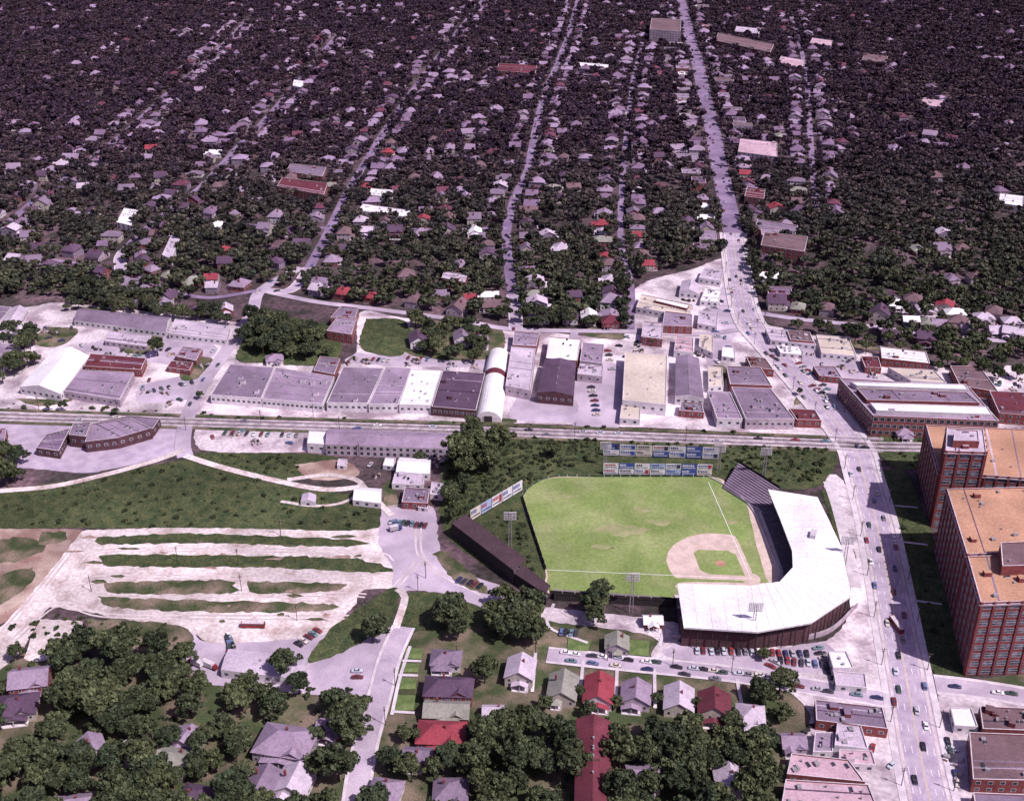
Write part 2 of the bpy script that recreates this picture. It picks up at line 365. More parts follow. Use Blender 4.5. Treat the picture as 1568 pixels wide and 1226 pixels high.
def instancer(name,X,Y,S,variants,z=0.0,flatk=1.0):
    n=len(X); me=bpy.data.meshes.new(name); co=np.zeros((n,3),'f'); co[:,0]=X;co[:,1]=Y;co[:,2]=z
    me.vertices.add(n); me.vertices.foreach_set('co',co.ravel())
    a=me.attributes.new('rot','FLOAT_VECTOR','POINT'); r=np.zeros((n,3),'f'); r[:,2]=rng.random(n)*6.28; a.data.foreach_set('vector',r.ravel())
    a=me.attributes.new('scl','FLOAT_VECTOR','POINT'); s=np.stack([S,S*rng.uniform(.9,1.1,n),S*rng.uniform(.8,1.15,n)*flatk],1).astype('f'); a.data.foreach_set('vector',s.ravel())
    a=me.attributes.new('idx','INT','POINT'); a.data.foreach_set('value',rng.integers(0,len(variants),n).astype('i'))
    me.update(); o=bpy.data.objects.new(name,me); scene.collection.objects.link(o)
    col=bpy.data.collections.new(name+'_variants')
    for v in variants:
        col.objects.link(bpy.data.objects.new(name+'_variant',v))
    g=bpy.data.node_groups.new(name+'_scatter','GeometryNodeTree')
    g.interface.new_socket('Geometry',in_out='INPUT',socket_type='NodeSocketGeometry'); g.interface.new_socket('Geometry',in_out='OUTPUT',socket_type='NodeSocketGeometry')
    N=g.nodes;L=g.links; gi=N.new('NodeGroupInput');go=N.new('NodeGroupOutput'); ip=N.new('GeometryNodeInstanceOnPoints'); ci=N.new('GeometryNodeCollectionInfo')
    ci.inputs['Collection'].default_value=col; ci.inputs['Separate Children'].default_value=True; ci.inputs['Reset Children'].default_value=True
    def na(nm,ty):
        x=N.new('GeometryNodeInputNamedAttribute'); x.data_type=ty; x.inputs['Name'].default_value=nm; return [s for s in x.outputs if s.enabled and s.name=='Attribute'][0]
    er=N.new('FunctionNodeEulerToRotation'); L.new(na('rot','FLOAT_VECTOR'),er.inputs[0])
    L.new(gi.outputs[0],ip.inputs['Points']); L.new(ci.outputs[0],ip.inputs['Instance']); ip.inputs['Pick Instance'].default_value=True
    L.new(na('idx','INT'),ip.inputs['Instance Index']); L.new(er.outputs[0],ip.inputs['Rotation']); L.new(na('scl','FLOAT_VECTOR'),ip.inputs['Scale'])
    L.new(ip.outputs[0],go.inputs[0]); md=o.modifiers.new('scatter','NODES'); md.node_group=g
# ------------------------------------------------------------ houses
WALLS=[M_wallw,M_wallp,M_brick,mat('cream_siding',(.55,.48,.44)),mat('grey_siding',(.35,.29,.35))]
def house_mesh(w,d,h,wall,roof,kind,pitch=.6,porch=True):
    mb=MB(); ov=.6; rm=RF[roof]
    mb.prism([(-w/2,-d/2),(w/2,-d/2),(w/2,d/2),(-w/2,d/2)],-.3,h,wall)
    def rf(x0,x1,y0,y1,z,kind):
        W=x1-x0;D=y1-y0; hh=min(W,D)/2*pitch
        if kind=='hip':
            if W>=D: r=[(x0+D/2,(y0+y1)/2),(x1-D/2,(y0+y1)/2)]
            else: r=[((x0+x1)/2,y0+W/2),((x0+x1)/2,y1-W/2)]
            a,b=(*r[0],z+hh),(*r[1],z+hh)
            if W>=D:
                mb.face([(x0,y0,z),(x1,y0,z),b,a],rm);mb.face([(x1,y1,z),(x0,y1,z),a,b],rm);mb.face([(x1,y0,z),(x1,y1,z),b],rm);mb.face([(x0,y1,z),(x0,y0,z),a],rm)
            else:
                mb.face([(x1,y0,z),(x1,y1,z),b,a],rm);mb.face([(x0,y1,z),(x0,y0,z),a,b],rm);mb.face([(x0,y0,z),(x1,y0,z),a],rm);mb.face([(x1,y1,z),(x0,y1,z),b],rm)
        elif kind=='gx':
            a,b=(x0,(y0+y1)/2,z+hh),(x1,(y0+y1)/2,z+hh)
            mb.face([(x0,y0,z),(x1,y0,z),b,a],rm);mb.face([(x1,y1,z),(x0,y1,z),a,b],rm)
            for x in (x0+ov,x1-ov): mb.face([(x,y0+ov,z),(x,y1-ov,z),(x,(y0+y1)/2,z+hh-ov*pitch)],wall)
        else:
            a,b=((x0+x1)/2,y0,z+hh),((x0+x1)/2,y1,z+hh)
            mb.face([(x1,y0,z),(x1,y1,z),b,a],rm);mb.face([(x0,y1,z),(x0,y0,z),a,b],rm)
            for y in (y0+ov,y1-ov): mb.face([(x0+ov,y,z),(x1-ov,y,z),((x0+x1)/2,y,z+hh-ov*pitch)],wall)
        return hh
    hh=rf(-w/2-ov,w/2+ov,-d/2-ov,d/2+ov,h,kind)
    if porch:
        pw=w*R(.4,.9); px=R(-1,1)*(w-pw)/2
        rf(px-pw/2,px+pw/2,-d/2-3.2,-d/2+2.5,min(h,3.1)-.05,'gy' if random.random()<.5 else 'hip')
        mb.box(px,-d/2-1.5,-.2,pw-.6,3,.6,M_conc)
        for k in (-1,0,1): mb.box(px+k*(pw/2-.5),-d/2-2.7,.4,.3,.3,min(h,3.1)-.5,M_trim)
    if kind!='gy': rf(w*.05,w*.42,-d/2-ov*.8,d*.1,h+.15,'gy')
    mb.box(R(-.3,.3)*w,R(-.1,.25)*d,h,.9,.9,hh+.8,M_brick)
    fl=2 if h>4.5 else 1
    c=[(-w/2,-d/2),(w/2,-d/2),(w/2,d/2),(-w/2,d/2)]
    for i in range(4): windows(mb,c[i],c[(i+1)%4],.3,h,fl,3.2,1.1,1.4)
    mb.face([(-.5,-d/2-.09,.3),(.5,-d/2-.09,.3),(.5,-d/2-.09,2.4),(-.5,-d/2-.09,2.4)],M_dark)
    return mb.mesh('house_mesh')
HM=[];HF=[]
for i in range(22):
    rc=random.choice(['lav','lt','md','lav','wh','dk','md','lt','br','lav','md','grn','dk','dr','red','fd'])
    HM.append(house_mesh(R(10,14),R(11,16),random.choice([3.6,4.2,6]),random.choice(WALLS+[M_dusk]),rc,random.choice(['hip','gx','gy','hip']),R(.45,.75)))
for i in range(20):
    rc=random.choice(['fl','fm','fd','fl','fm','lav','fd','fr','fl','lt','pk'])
    HF.append(house_mesh(R(10,14),R(11,16),random.choice([3.6,4.2,6]),random.choice([M_dusk,M_dusk,M_wallp,M_brickd]),rc,random.choice(['hip','gx','gy','hip']),R(.45,.75)))  # far set: haze dimming is put into roof and wall colours
def house(u,v,w,d,rot,rc,kind='hip',h=3.8,wall=None,name='wooden_house',pitch=.6):
    x,y=P(u,v,h+1.5); inst(name,house_mesh(w,d,h,wall or random.choice(WALLS),rc,kind,pitch),x,y,0,math.radians(rot)); OCC.append((x,y,max(w,d)*.55))
# ------------------------------------------------------------ vehicles
def carmesh(col,wagon=False):
    mb=MB(); bm=mat('car_paint_%s'%col[0],col[1],tuple(x*.95 for x in col[1]),rough=.25,spec=.6,big=0,fine=0)
    ch=mat('chrome',(.7,.7,.72),rough=.2,metal=.9); ty=mat('tyre',(.02,.02,.02))
    xs=[-2.55,-2.4,-1.6,-.9,.9,1.3,2.2,2.5]; zt=[.72,.9,.98,1.0,1.0,.97,.88,.66]; wd=[.78,.88,.93,.94,.94,.92,.86,.74]
    for i in range(len(xs)-1):
        a,b=i,i+1
        mb.face([(xs[a],-wd[a],zt[a]-.08),(xs[b],-wd[b],zt[b]-.08),(xs[b],-wd[b]*.86,zt[b]),(xs[a],-wd[a]*.86,zt[a])],bm)
        mb.face([(xs[a],wd[a],zt[a]-.08),(xs[a],wd[a]*.86,zt[a]),(xs[b],wd[b]*.86,zt[b]),(xs[b],wd[b],zt[b]-.08)],bm)
        mb.face([(xs[a],-wd[a]*.86,zt[a]),(xs[b],-wd[b]*.86,zt[b]),(xs[b],wd[b]*.86,zt[b]),(xs[a],wd[a]*.86,zt[a])],bm)
        for s in (-1,1): mb.face([(xs[a],s*wd[a],.28),(xs[b],s*wd[b],.28),(xs[b],s*wd[b],zt[b]-.08),(xs[a],s*wd[a],zt[a]-.08)],bm)
    for e in (0,-1): mb.face([(xs[e],-wd[e],.28),(xs[e],wd[e],.28),(xs[e],wd[e],zt[e]-.08),(xs[e],wd[e]*.86,zt[e]),(xs[e],-wd[e]*.86,zt[e]),(xs[e],-wd[e],zt[e]-.08)],bm)
    r0=-2.2 if wagon else -1.45
    B=[(r0,-.82),(1.05,-.82),(1.05,.82),(r0,.82)]; T=[(r0+.55,-.62),(.45,-.62),(.45,.62),(r0+.55,.62)]
    for i in range(4):
        j=(i+1)%4; mb.face([(*B[i],.97),(*B[j],.97),(*T[j],1.46),(*T[i],1.46)],M_glass)
    mb.prism(ccw([(x*1.02,y*1.05) for x,y in T]),1.44,1.53,bm)
    for x in (-1.6,1.6):
        for y in (-.86,.86):
            for k in range(10):
                a0,a1=2*math.pi*k/10,2*math.pi*(k+1)/10; r=.36
                mb.face([(x,y*1.04,.36),(x+r*math.cos(a0),y*1.04,.36+r*math.sin(a0)),(x+r*math.cos(a1),y*1.04,.36+r*math.sin(a1))],ty)
                mb.face([(x+r*math.cos(a0),y*.8,.36+r*math.sin(a0)),(x+r*math.cos(a1),y*.8,.36+r*math.sin(a1)),(x+r*math.cos(a1),y*1.04,.36+r*math.sin(a1)),(x+r*math.cos(a0),y*1.04,.36+r*math.sin(a0))],ty)
    mb.box(2.6,0,.38,.16,1.75,.22,ch); mb.box(-2.65,0,.38,.16,1.75,.22,ch)
    return mb.mesh('car_mesh')
CARS=[carmesh(c) for c in (('white',(.75,.72,.74)),('black',(.02,.02,.025)),('navy',(.03,.04,.12)),('maroon',(.16,.03,.04)),('teal',(.14,.22,.27)),('grey',(.2,.18,.22)),('cream',(.6,.53,.48)),('dark_green',(.05,.08,.07)),('charcoal',(.05,.045,.06)),('silver',(.42,.4,.45)),('black_',(.025,.02,.03)),('mist',(.5,.52,.6)))]
CARS.append(carmesh(('blue',(.12,.16,.32)),True)); CARS.append(carmesh(('red',(.26,.04,.05))))
def car(x,y,rot,name='parked_car'):
    inst(name,random.choice(CARS),x,y,.33,rot+(math.pi if random.random()<.5 else 0),1.08)
def cars(u0,v0,u1,v1,n,perp=True,skip=.1,ang=0):
    a=P(u0,v0);b=P(u1,v1); d=math.atan2(b[1]-a[1],b[0]-a[0])
    for i in range(n):
        if random.random()<skip: continue
        t=(i+.5)/n; car(a[0]+(b[0]-a[0])*t+R(-.3,.3),a[1]+(b[1]-a[1])*t+R(-.5,.5),d+(math.pi/2 if perp else 0)+R(-.08,.08)+ang)
def truckmesh(L,cab,bx,bus=False):
    mb=MB(); ty=mat('tyre',(.02,.02,.02))
    if bus:
        mb.box(0,0,.5,L,2.5,1.2,bx); mb.box(0,0,1.7,L-.3,2.42,.8,M_glass); mb.box(0,0,2.5,L-.1,2.5,.3,bx); mb.box(0,0,2.8,L-1,2.1,.2,M_wallw)
    else:
        mb.box(-1,0,.9,L-2.6,2.5,2.5,bx,top=M_wallw); mb.box(L/2-1.2,0,.6,2,2.3,1.1,cab); mb.box(L/2-1.5,0,1.7,1.3,2.1,.7,M_glass); mb.box(L/2-1.5,0,2.4,1.3,2.1,.12,cab)
    for x in (-L/2+1.5,L/2-1.6):
        for y in (-1.1,1.1): mb.tube((x,y-.18,.5),(x,y+.18,.5),.5,.5,ty,10)
    return mb.mesh('truck_mesh')
M_rp=mat('red_vehicle_paint',(.3,.03,.04),rough=.35); M_bp=mat('blue_vehicle_paint',(.05,.1,.3),rough=.35)
T1=truckmesh(9,M_rp,M_wallw);T2=truckmesh(7.5,M_bp,M_metal);BUS=truckmesh(12,M_rp,M_rp,True)
# ============================================================ GROUND
M_ground=mat('woodland_ground',(.055,.045,.045),(.17,.105,.13),s=.035,big=.35,bs=.004,fine=.5,fs=.3,lo=.42,hi=.66)
mb=MB(); S=14000
mb.face([(-S,-3000,0),(S,-3000,0),(S,2*S,0),(-S,2*S,0)],M_ground); mb.obj('ground',False)
patch('lawn',[(-300,985),(40,1000),(300,1030),(480,1015),(600,965),(850,940),(1040,975),(1350,1040),(1420,1050),(1700,1060),(1800,1600),(-400,1600)],M_grass)
patch('yard_pavement',[(-200,500),(40,470),(110,465),(350,492),(400,500),(505,555),(545,540),(552,478),(625,488),(780,502),(955,512),(975,440),(1060,412),(1118,395),(1140,440),(1160,490),(1230,508),(1330,540),(1430,560),(1568,575),(1850,600),(1850,650),(1568,655),(1340,665),(1270,668),(1000,655),(700,645),(300,636),(-200,620)],M_yard)
patch('industrial_asphalt',[(-100,640),(60,640),(255,640),(280,660),(270,690),(150,722),(60,718),(-100,700)],M_asph)
for px in ([(110,535),(240,500),(330,530),(290,560),(180,545)],[(210,590),(300,575),(290,610),(215,615)],[(545,540),(620,546),(740,552),(735,562),(540,556)],[(880,556),(945,560),(950,648),(870,645)],[(925,575),(952,578),(950,650),(922,648)],[(1080,470),(1120,430),(1130,500),(1085,560)],[(1170,520),(1300,545),(1340,590),(1250,600)],[(790,608),(878,612),(870,645),(785,640)]):
    patch('asphalt_yard',px,M_asph2)
for px in ([(290,545),(325,550),(300,580),(275,578)],[(200,505),(250,512),(215,545),(180,530)],[(20,610),(110,612),(60,622)],[(740,640),(790,642),(780,650),(740,648)],[(1090,560),(1110,562),(1108,595),(1086,592)],[(900,500),(955,512),(950,520),(900,515)],[(1225,600),(1240,612),(1215,620)],[(100,468),(180,475),(140,480)],[(1290,515),(1350,535),(1300,530)],[(630,490),(760,500),(755,548),(625,542)],[(70,500),(120,505),(90,530),(50,525)]):
    patch('weedy_grass',px,M_grass)
patch('gravel_lot',[(298,652),(470,660),(480,690),(330,692),(300,680)],M_yard)
patch('grass_bank',[(-250,760),(0,748),(90,738),(180,722),(275,705),(300,708),(420,740),(535,757),(585,775),(585,800),(545,815),(150,808),(90,808),(-250,812)],M_bank)
patch('grass_bank',[(300,693),(480,695),(520,708),(455,735),(370,722),(305,704)],M_bank)
patch('grass_bank',[(678,690),(700,655),(790,665),(925,672),(1110,678),(1270,682),(1262,740),(1180,748),(1105,735),(925,733),(830,745),(800,765),(842,905),(790,890),(680,812)],M_bank)
patch('brown_soil',[(450,712),(515,704),(545,714),(545,730),(480,734)],M_brown)
patch('weedy_grass',[(585,745),(600,735),(610,775),(590,775)],M_grass)
patch('brown_soil',[(-300,815),(95,810),(112,830),(60,900),(0,955),(-300,1010)],M_brown)
for px in ([(-20,830),(40,822),(70,840),(20,860),(-30,855)],[(0,880),(50,870),(45,895),(0,925)],[(60,815),(100,815),(95,830),(60,832)]): patch('weedy_grass',px,M_grass,jit=1.2)
patch('dirt_lot',[(128,812),(300,808),(540,812),(588,800),(592,775),(655,772),(668,820),(690,868),(775,902),(760,925),(690,908),(640,902),(560,903),(540,930),(480,980),(330,990),(290,968),(120,935),(70,935),(30,1000),(-60,1060),(-60,1010),(0,960),(60,895),(100,845)],M_dirt)
patch('asphalt_lot',[(585,780),(660,775),(672,830),(690,868),(778,905),(740,932),(650,905),(605,905),(600,870),(580,830)],M_asph2)
patch('asphalt_lot',[(292,965),(330,985),(480,975),(530,960),(600,962),(585,1010),(568,1062),(470,1062),(330,1048),(285,1020)],M_asph2)
patch('bare_dirt',[(60,948),(130,955),(100,1000),(40,1010)],M_dirt)
for px in ([(600,860),(560,846),(300,842),(150,845),(120,870)],[(600,888),(540,884),(360,884),(170,883),(130,890)],[(560,912),(520,910),(350,912),(180,911),(130,905)],[(540,945),(500,945),(330,945),(160,942),(90,925),(20,980)],[(640,860),(600,905)],[(640,800),(650,860),(740,910)],[(120,830),(60,905),(0,975)]):
    pth=cat([P(*p) for p in px],4); mb=MB(); z=nz()
    for o in (-1.4,1.4): strip(mb,pth,o-.55,o+.55,z,M_track)
    mb.obj('wheel_track')
def isl(p,m=M_grass,n='grass_island'): patch(n,p,m,jit=.9)
isl([(150,822),(300,817),(543,827),(536,837),(300,832),(155,833)],M_bank)
isl([(152,857),(185,849),(500,853),(562,859),(600,871),(580,877),(400,869),(200,868),(160,864)],M_bank)
isl([(160,892),(340,888),(358,897),(354,908),(180,908)]);isl([(378,890),(520,893),(526,900),(505,906),(395,908)])
isl([(150,914),(330,920),(512,925),(482,936),(330,937),(175,930)])
isl([(130,948),(230,952),(292,966),(270,1000),(150,985)])
for k in range(26):
    u,v=R(90,560),R(812,960); w_=R(6,22); isl([(u-w_,v),(u,v-R(1.2,3)),(u+w_,v),(u,v+R(1.2,3))],random.choice([M_grass,M_brown,M_grass]),'worn_patch')
isl([(545,935),(585,908),(612,901),(606,940),(590,965),(550,985),(500,1010),(470,1012),(500,970)],M_bank)
isl([(625,910),(650,905),(700,915),(750,935),(840,935),(840,960),(680,962),(612,964)],M_bank)
isl([(664,848),(684,846),(748,902),(735,907),(695,888)])
patch('stadium_apron',[(835,930),(1040,955),(1050,985),(1270,978),(1300,870),(1262,745),(1290,735),(1330,850),(1362,1062),(1250,1050),(1010,1015),(1000,975),(838,950)],M_yard)
patch('asphalt_lot',[(1035,985),(1080,990),(1180,995),(1262,985),(1280,1020),(1200,1030),(1020,1005)],M_asph2)
patch('terrace_lawn',[(1258,755),(1275,752),(1312,860),(1300,870)],M_bank)
patch('office_lawn',[(1352,722),(1385,722),(1420,800),(1450,900),(1475,1038),(1432,1036),(1395,880)],M_bank)
patch('gravel_verge',[(1540,560),(1800,570),(1800,650),(1490,640)],M_yard)
patch('corner_pavement',[(1200,1050),(1358,1068),(1400,1240),(1440,1400),(1190,1400),(1205,1180),(1240,1100)],M_yard)
patch('corner_pavement',[(1436,1062),(1700,1075),(1800,1400),(1480,1400)],M_yard)
patch('playing_lawn',[(560,488),(622,493),(617,543),(553,533)],M_bank)
patch('vegetation_strip',[(400,480),(505,500),(512,555),(400,556),(362,545)],M_bank)
patch('woodland_ground',[(1345,660),(1430,655),(1460,700),(1390,720),(1350,700)],M_bank)
# ------------------------------------------------------------ roads
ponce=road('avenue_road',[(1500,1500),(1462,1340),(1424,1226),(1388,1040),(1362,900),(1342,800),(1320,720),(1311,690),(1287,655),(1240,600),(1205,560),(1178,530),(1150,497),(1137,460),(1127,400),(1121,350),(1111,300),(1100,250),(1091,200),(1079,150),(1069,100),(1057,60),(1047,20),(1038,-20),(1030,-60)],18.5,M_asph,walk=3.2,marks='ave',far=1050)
road('side_street',[(1432,1048),(1500,1056),(1600,1072),(1750,1095)],10,M_asph2,walk=2)
road('residential_street',[(838,1003),(960,1016),(1100,1030),(1200,1045),(1362,1072)],9,M_asph2,walk=1.5)
road('residential_street',[(618,960),(596,1010),(580,1070),(560,1140),(545,1226),(530,1400)],9,M_asph2,walk=1.5)
road('driveway',[(608,902),(620,915),(606,962)],4,M_dirt)
road('service_road',[(1268,738),(1282,780),(1300,850),(1310,900)],6,M_conc)
road('industrial_street',[(460,410),(400,445),(385,480),(345,540),(310,590),(287,640),(280,680),(284,700)],10,M_asph2)
road('dirt_road',[(281,690),(230,708),(150,730),(80,745),(0,752),(-250,770)],5,M_dirt)
road('dirt_road',[(283,698),(340,716),(430,738),(500,750),(560,745)],5,M_dirt)
road('dirt_road',[(440,735),(500,728),(545,735),(560,750),(600,790)],4,M_dirt)
road('dirt_road',[(560,750),(525,770),(480,775),(430,768)],2.5,M_dirt)
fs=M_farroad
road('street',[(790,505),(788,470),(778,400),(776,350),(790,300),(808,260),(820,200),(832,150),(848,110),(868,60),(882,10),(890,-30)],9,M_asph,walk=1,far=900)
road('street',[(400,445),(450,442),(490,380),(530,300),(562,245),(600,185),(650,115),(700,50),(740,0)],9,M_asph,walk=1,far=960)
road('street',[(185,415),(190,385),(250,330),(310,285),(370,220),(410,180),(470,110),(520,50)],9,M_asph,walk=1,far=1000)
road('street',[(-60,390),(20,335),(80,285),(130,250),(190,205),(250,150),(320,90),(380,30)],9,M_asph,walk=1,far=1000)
road('street',[(966,505),(966,440),(952,380),(950,330),(955,250),(962,180),(970,120),(985,60)],6,fs)
road('street',[(1130,505),(1070,512),(960,508),(790,505),(700,490),(560,472),(480,462),(400,445)],7,M_asph2)
road('street',[(400,445),(300,455),(180,415),(90,400),(-60,385)],6,fs)
road('street',[(1160,480),(1230,490),(1330,500),(1440,515),(1568,525),(1750,540)],7,M_asph)
road('street',[(1380,478),(1480,492),(1568,505),(1700,520)],6,M_asph2)
road('street',[(1250,330),(1240,200),(1235,120),(1225,70),(1210,20)],7,fs)
road('street',[(1090,215),(1240,205),(1400,215),(1568,240)],6,fs)
road('street',[(1065,92),(1150,88),(1240,105),(1400,110)],7,fs)
road('street',[(562,245),(700,240),(810,250),(955,255),(1098,248)],6,fs)
road('street',[(650,115),(760,120),(848,112),(960,118),(1070,105)],6,fs)
road('street',[(250,330),(380,345),(500,350),(620,352),(776,350)],6,fs)
road('street',[(880,560),(878,525),(880,505)],6,M_asph2)
# railway
rp=cat([P(*p) for p in [(-300,626),(0,638),(300,647),(700,659),(1000,670),(1265,680),(1345,684),(1568,688),(1900,700)]],3.0)
mb=MB(); strip(mb,rp,-6,6,.42,M_ballast)
for o in (-2.6,2.6):
    for s in (-.72,.72): strip(mb,rp,o+s-.07,o+s+.07,.5,M_rail,h=.12)
    ns=normals(rp)
    for i in range(len(rp)-1):
        for f in (0,.25,.5,.75):
            x=rp[i][0]+(rp[i+1][0]-rp[i][0])*f+ns[i][0]*o;y=rp[i][1]+(rp[i+1][1]-rp[i][1])*f+ns[i][1]*o
            mb.box(x,y,.42,.26,2.5,.07,M_sleeper,math.atan2(-ns[i][0],ns[i][1]))
mb.obj('railway_track')
for i in range(0,len(rp)-4,4): SEGS.append((rp[i],rp[i+4],12))
mb=MB(); strip(mb,rp,7.5,11,.36,M_grass); strip(mb,rp,-9.5,-6.2,.36,M_grass); mb.obj('railway_verge_grass')
mb=MB()
for dv in (-1,1):
    a=P(1268,680+dv*9);b=P(1352,684+dv*9); mb.box((a[0]+b[0])/2,(a[1]+b[1])/2,.3,math.dist(a,b),.8,1.6,M_conc,math.atan2(b[1]-a[1],b[0]-a[0]))
mb.obj('railway_bridge')
# ============================================================ BUILDINGS
W=M_wallw
bld('warehouse',[(30,592),(85,532),(137,545),(93,603)],6,W,'wh',kind='gable',rise=.12,clut=0)
bld('warehouse',[(97,598),(122,566),(205,570),(183,612)],6,M_wallp,'lav')
bld('warehouse',[(128,560),(138,541),(224,548),(216,566)],6,M_brick,'dr')
bld('long_warehouse',[(113,490),(124,472),(262,486),(254,508)],5,W,'md',kind='gable',rise=.15,clut=5)
bld('long_warehouse',[(258,510),(268,488),(352,499),(346,520)],5,W,'lt')
bld('workshop',[(160,522),(166,506),(232,513),(224,530)],4,M_wallp,'lt');bld('workshop',[(255,562),(262,552),(296,555),(290,567)],4,M_brick,'dr')
bld('workshop',[(268,545),(280,530),(310,534),(300,552)],4,M_brick,'lav');bld('workshop',[(0,498),(20,470),(42,473),(26,500)],5,W,'lt',kind='gable')
bld('workshop',[(-60,498),(-20,466),(18,470),(0,492)],5,W,'md');bld('workshop',[(-50,560),(-30,525),(22,525),(5,560)],6,W,'lav')
bld('warehouse',[(322,604),(352,557),(420,562),(400,610)],7,W,'md',clut=7,sp=3.2);bld('warehouse',[(401,610),(421,562),(512,576),(494,618)],7,W,'lav',clut=8,sp=3.2)
bld('warehouse',[(480,567),(490,545),(521,549),(512,573)],6,M_brick,'md')
bld('warehouse',[(500,616),(525,561),(588,563),(563,617)],7,W,'md',clut=7,sp=3.5);bld('warehouse',[(564,618),(590,561),(630,563),(610,618)],7,W,'lav',clut=5,sp=3.5)
bld('warehouse',[(611,619),(629,565),(677,567),(660,620)],7,W,'wh',clut=6,sp=3.5);bld('warehouse',[(661,622),(678,567),(743,571),(729,628)],7,M_brickd,'dk',clut=6,sp=3.5)
bld('apartment_block',[(500,506),(517,484),(546,487),(538,512)],8,M_brick,'lav',floors=2);bld('apartment_block',[(506,486),(522,468),(549,471),(544,486)],8,M_brick,'md',floors=2)
# quonset hut
mb=MB(); A,B_,C_,D_=P(727,646),P(768,646),P(781,548),P(747,546)
POLYS.append([A,B_,C_,D_]); n=14; seg=12
for i in range(seg):
    for k in range(n):
        q=[]
        for (s,a) in ((i,k),(i,k+1),(i+1,k+1),(i+1,k)):
            t=s/seg; l=Vector(A).lerp(Vector(D_),t); r=Vector(B_).lerp(Vector(C_),t); ang=math.pi*a/n; c=(l+r)/2; hv=(r-l)/2; p=c+hv*math.cos(ang)
            q.append((p.x,p.y,8.0*math.sin(ang)))
        mb.face(q,RF['dr'] if i==7 else RF['wh'])
for (l,r) in ((A,B_),(D_,C_)):
    l,r=Vector(l),Vector(r); mb.face([((l+r)/2+(r-l)/2*math.cos(math.pi*a/n)).to_tuple()+(8.0*math.sin(math.pi*a/n),) for a in range(n+1)],W)
l,r=Vector(A),Vector(B_); mb.face([(*(l.lerp(r,f)+Vector((0,-.1))),z) for f,z in ((.35,0),(.65,0),(.65,4.5),(.35,4.5))],M_dark)
mb.obj('quonset_hut')
bld('warehouse',[(774,590),(783,530),(820,533),(812,597)],8,M_wallp,'lt',clut=4);bld('warehouse',[(785,528),(787,506),(826,510),(821,530)],7,M_brick,'lav')
bld('warehouse',[(822,601),(834,550),(882,554),(878,606)],8,M_brickd,'dk',kind='gable',rise=.1);bld('warehouse',[(836,548),(841,515),(890,519),(884,552)],8,M_brick,'wh',clut=2)
bld('warehouse',[(888,552),(892,524),(925,527),(922,556)],7,M_wallp,'lav');bld('warehouse',[(884,572),(888,556),(924,560),(922,576)],6,M_wallp,'lt')
bld('warehouse',[(953,612),(957,538),(1022,543),(1020,619)],9,W,'tan',clut=2,sp=5,floors=1);bld('workshop',[(949,640),(952,616),(982,618),(980,642)],5,W,'tan',clut=1)
bld('warehouse',[(1034,606),(1035,545),(1070,548),(1078,610)],7,W,'md',kind='gable',rise=.12,clut=5)
bld('workshop',[(1040,628),(1043,615),(1075,617),(1078,631)],5,M_brick,'md')
bld('warehouse',[(1098,640),(1083,598),(1118,600),(1137,641)],7,W,'lav');bld('warehouse',[(1142,641),(1120,592),(1180,594),(1217,641)],8,M_wallp,'md',clut=8,sp=3.5)
bld('warehouse',[(1118,588),(1112,560),(1165,562),(1182,590)],7,M_brick,'md');bld('warehouse',[(1150,562),(1142,545),(1172,548),(1185,566)],6,M_brick,'br')
bld('workshop',[(1085,592),(1084,560),(1106,562),(1108,590)],5,W,'tan');bld('workshop',[(1220,642),(1208,625),(1248,627),(1258,643)],6,M_brick,'dr')
bld('shop',[(974,470),(982,450),(1060,466),(1055,484)],6,W,'tan');bld('shop',[(1002,460),(1006,455),(1056,466),(1052,472)],7.5,M_brick,'wh',clut=0)
bld('shop',[(982,515),(985,492),(1016,494),(1014,519)],7,M_brick,'lt',floors=2);bld('shop',[(1014,498),(1018,476),(1060,481),(1060,500)],7,M_brick,'lav',floors=2)
bld('shop',[(1032,536),(1035,514),(1062,517),(1062,540)],6,W,'pk');bld('shop',[(1040,447),(1044,430),(1072,436),(1070,450)],5,W,'lt',kind='gable')
bld('shop',[(1070,425),(1078,410),(1108,412),(1104,430)],6,W,'lt');bld('shop',[(1072,460),(1080,440),(1106,445),(1100,462)],5,W,'wh')
bld('shop',[(1068,495),(1070,475),(1100,478),(1098,500)],5,W,'lt');bld('shop',[(1070,530),(1072,510),(1092,512),(1092,540)],5,W,'tan')
bld('filling_station',[(1105,545),(1106,530),(1125,532),(1126,548)],4,W,'wh',clut=0)
# right side commercial
bld('motor_factory',[(1337,636),(1530,644),(1484,592),(1285,578)],15,M_brick,'lav',floors=3,sp=4,ww=2.8,wh=2.6,clut=12)
bld('roof_monitor',[(1342,628),(1520,634),(1512,622),(1332,616)],17,W,'wh',clut=0,sp=0);bld('roof_monitor',[(1328,612),(1500,616),(1480,600),(1312,594)],17.5,M_brick,'md',clut=6,sp=0)
bld('roof_monitor',[(1312,590),(1484,596),(1478,588),(1302,584)],18,W,'wh',clut=0,sp=0)
bld('shop',[(1350,548),(1348,530),(1418,538),(1424,556)],7,M_brick,'wh');bld('shop',[(1325,562),(1318,545),(1345,546),(1350,563)],5,M_brick,'dr')
bld('shop',[(1395,582),(1360,562),(1430,566),(1450,586)],6,W,'tan');bld('shop',[(1470,590),(1455,560),(1500,560),(1530,600)],7,M_brick,'br')
bld('shop',[(1530,632),(1515,598),(1600,602),(1640,640)],8,M_brick,'dr',floors=2);bld('shop',[(1180,520),(1172,502),(1240,508),(1250,528)],5,W,'lt');bld('shop',[(1258,540),(1250,512),(1300,516),(1312,545)],5,W,'tan')
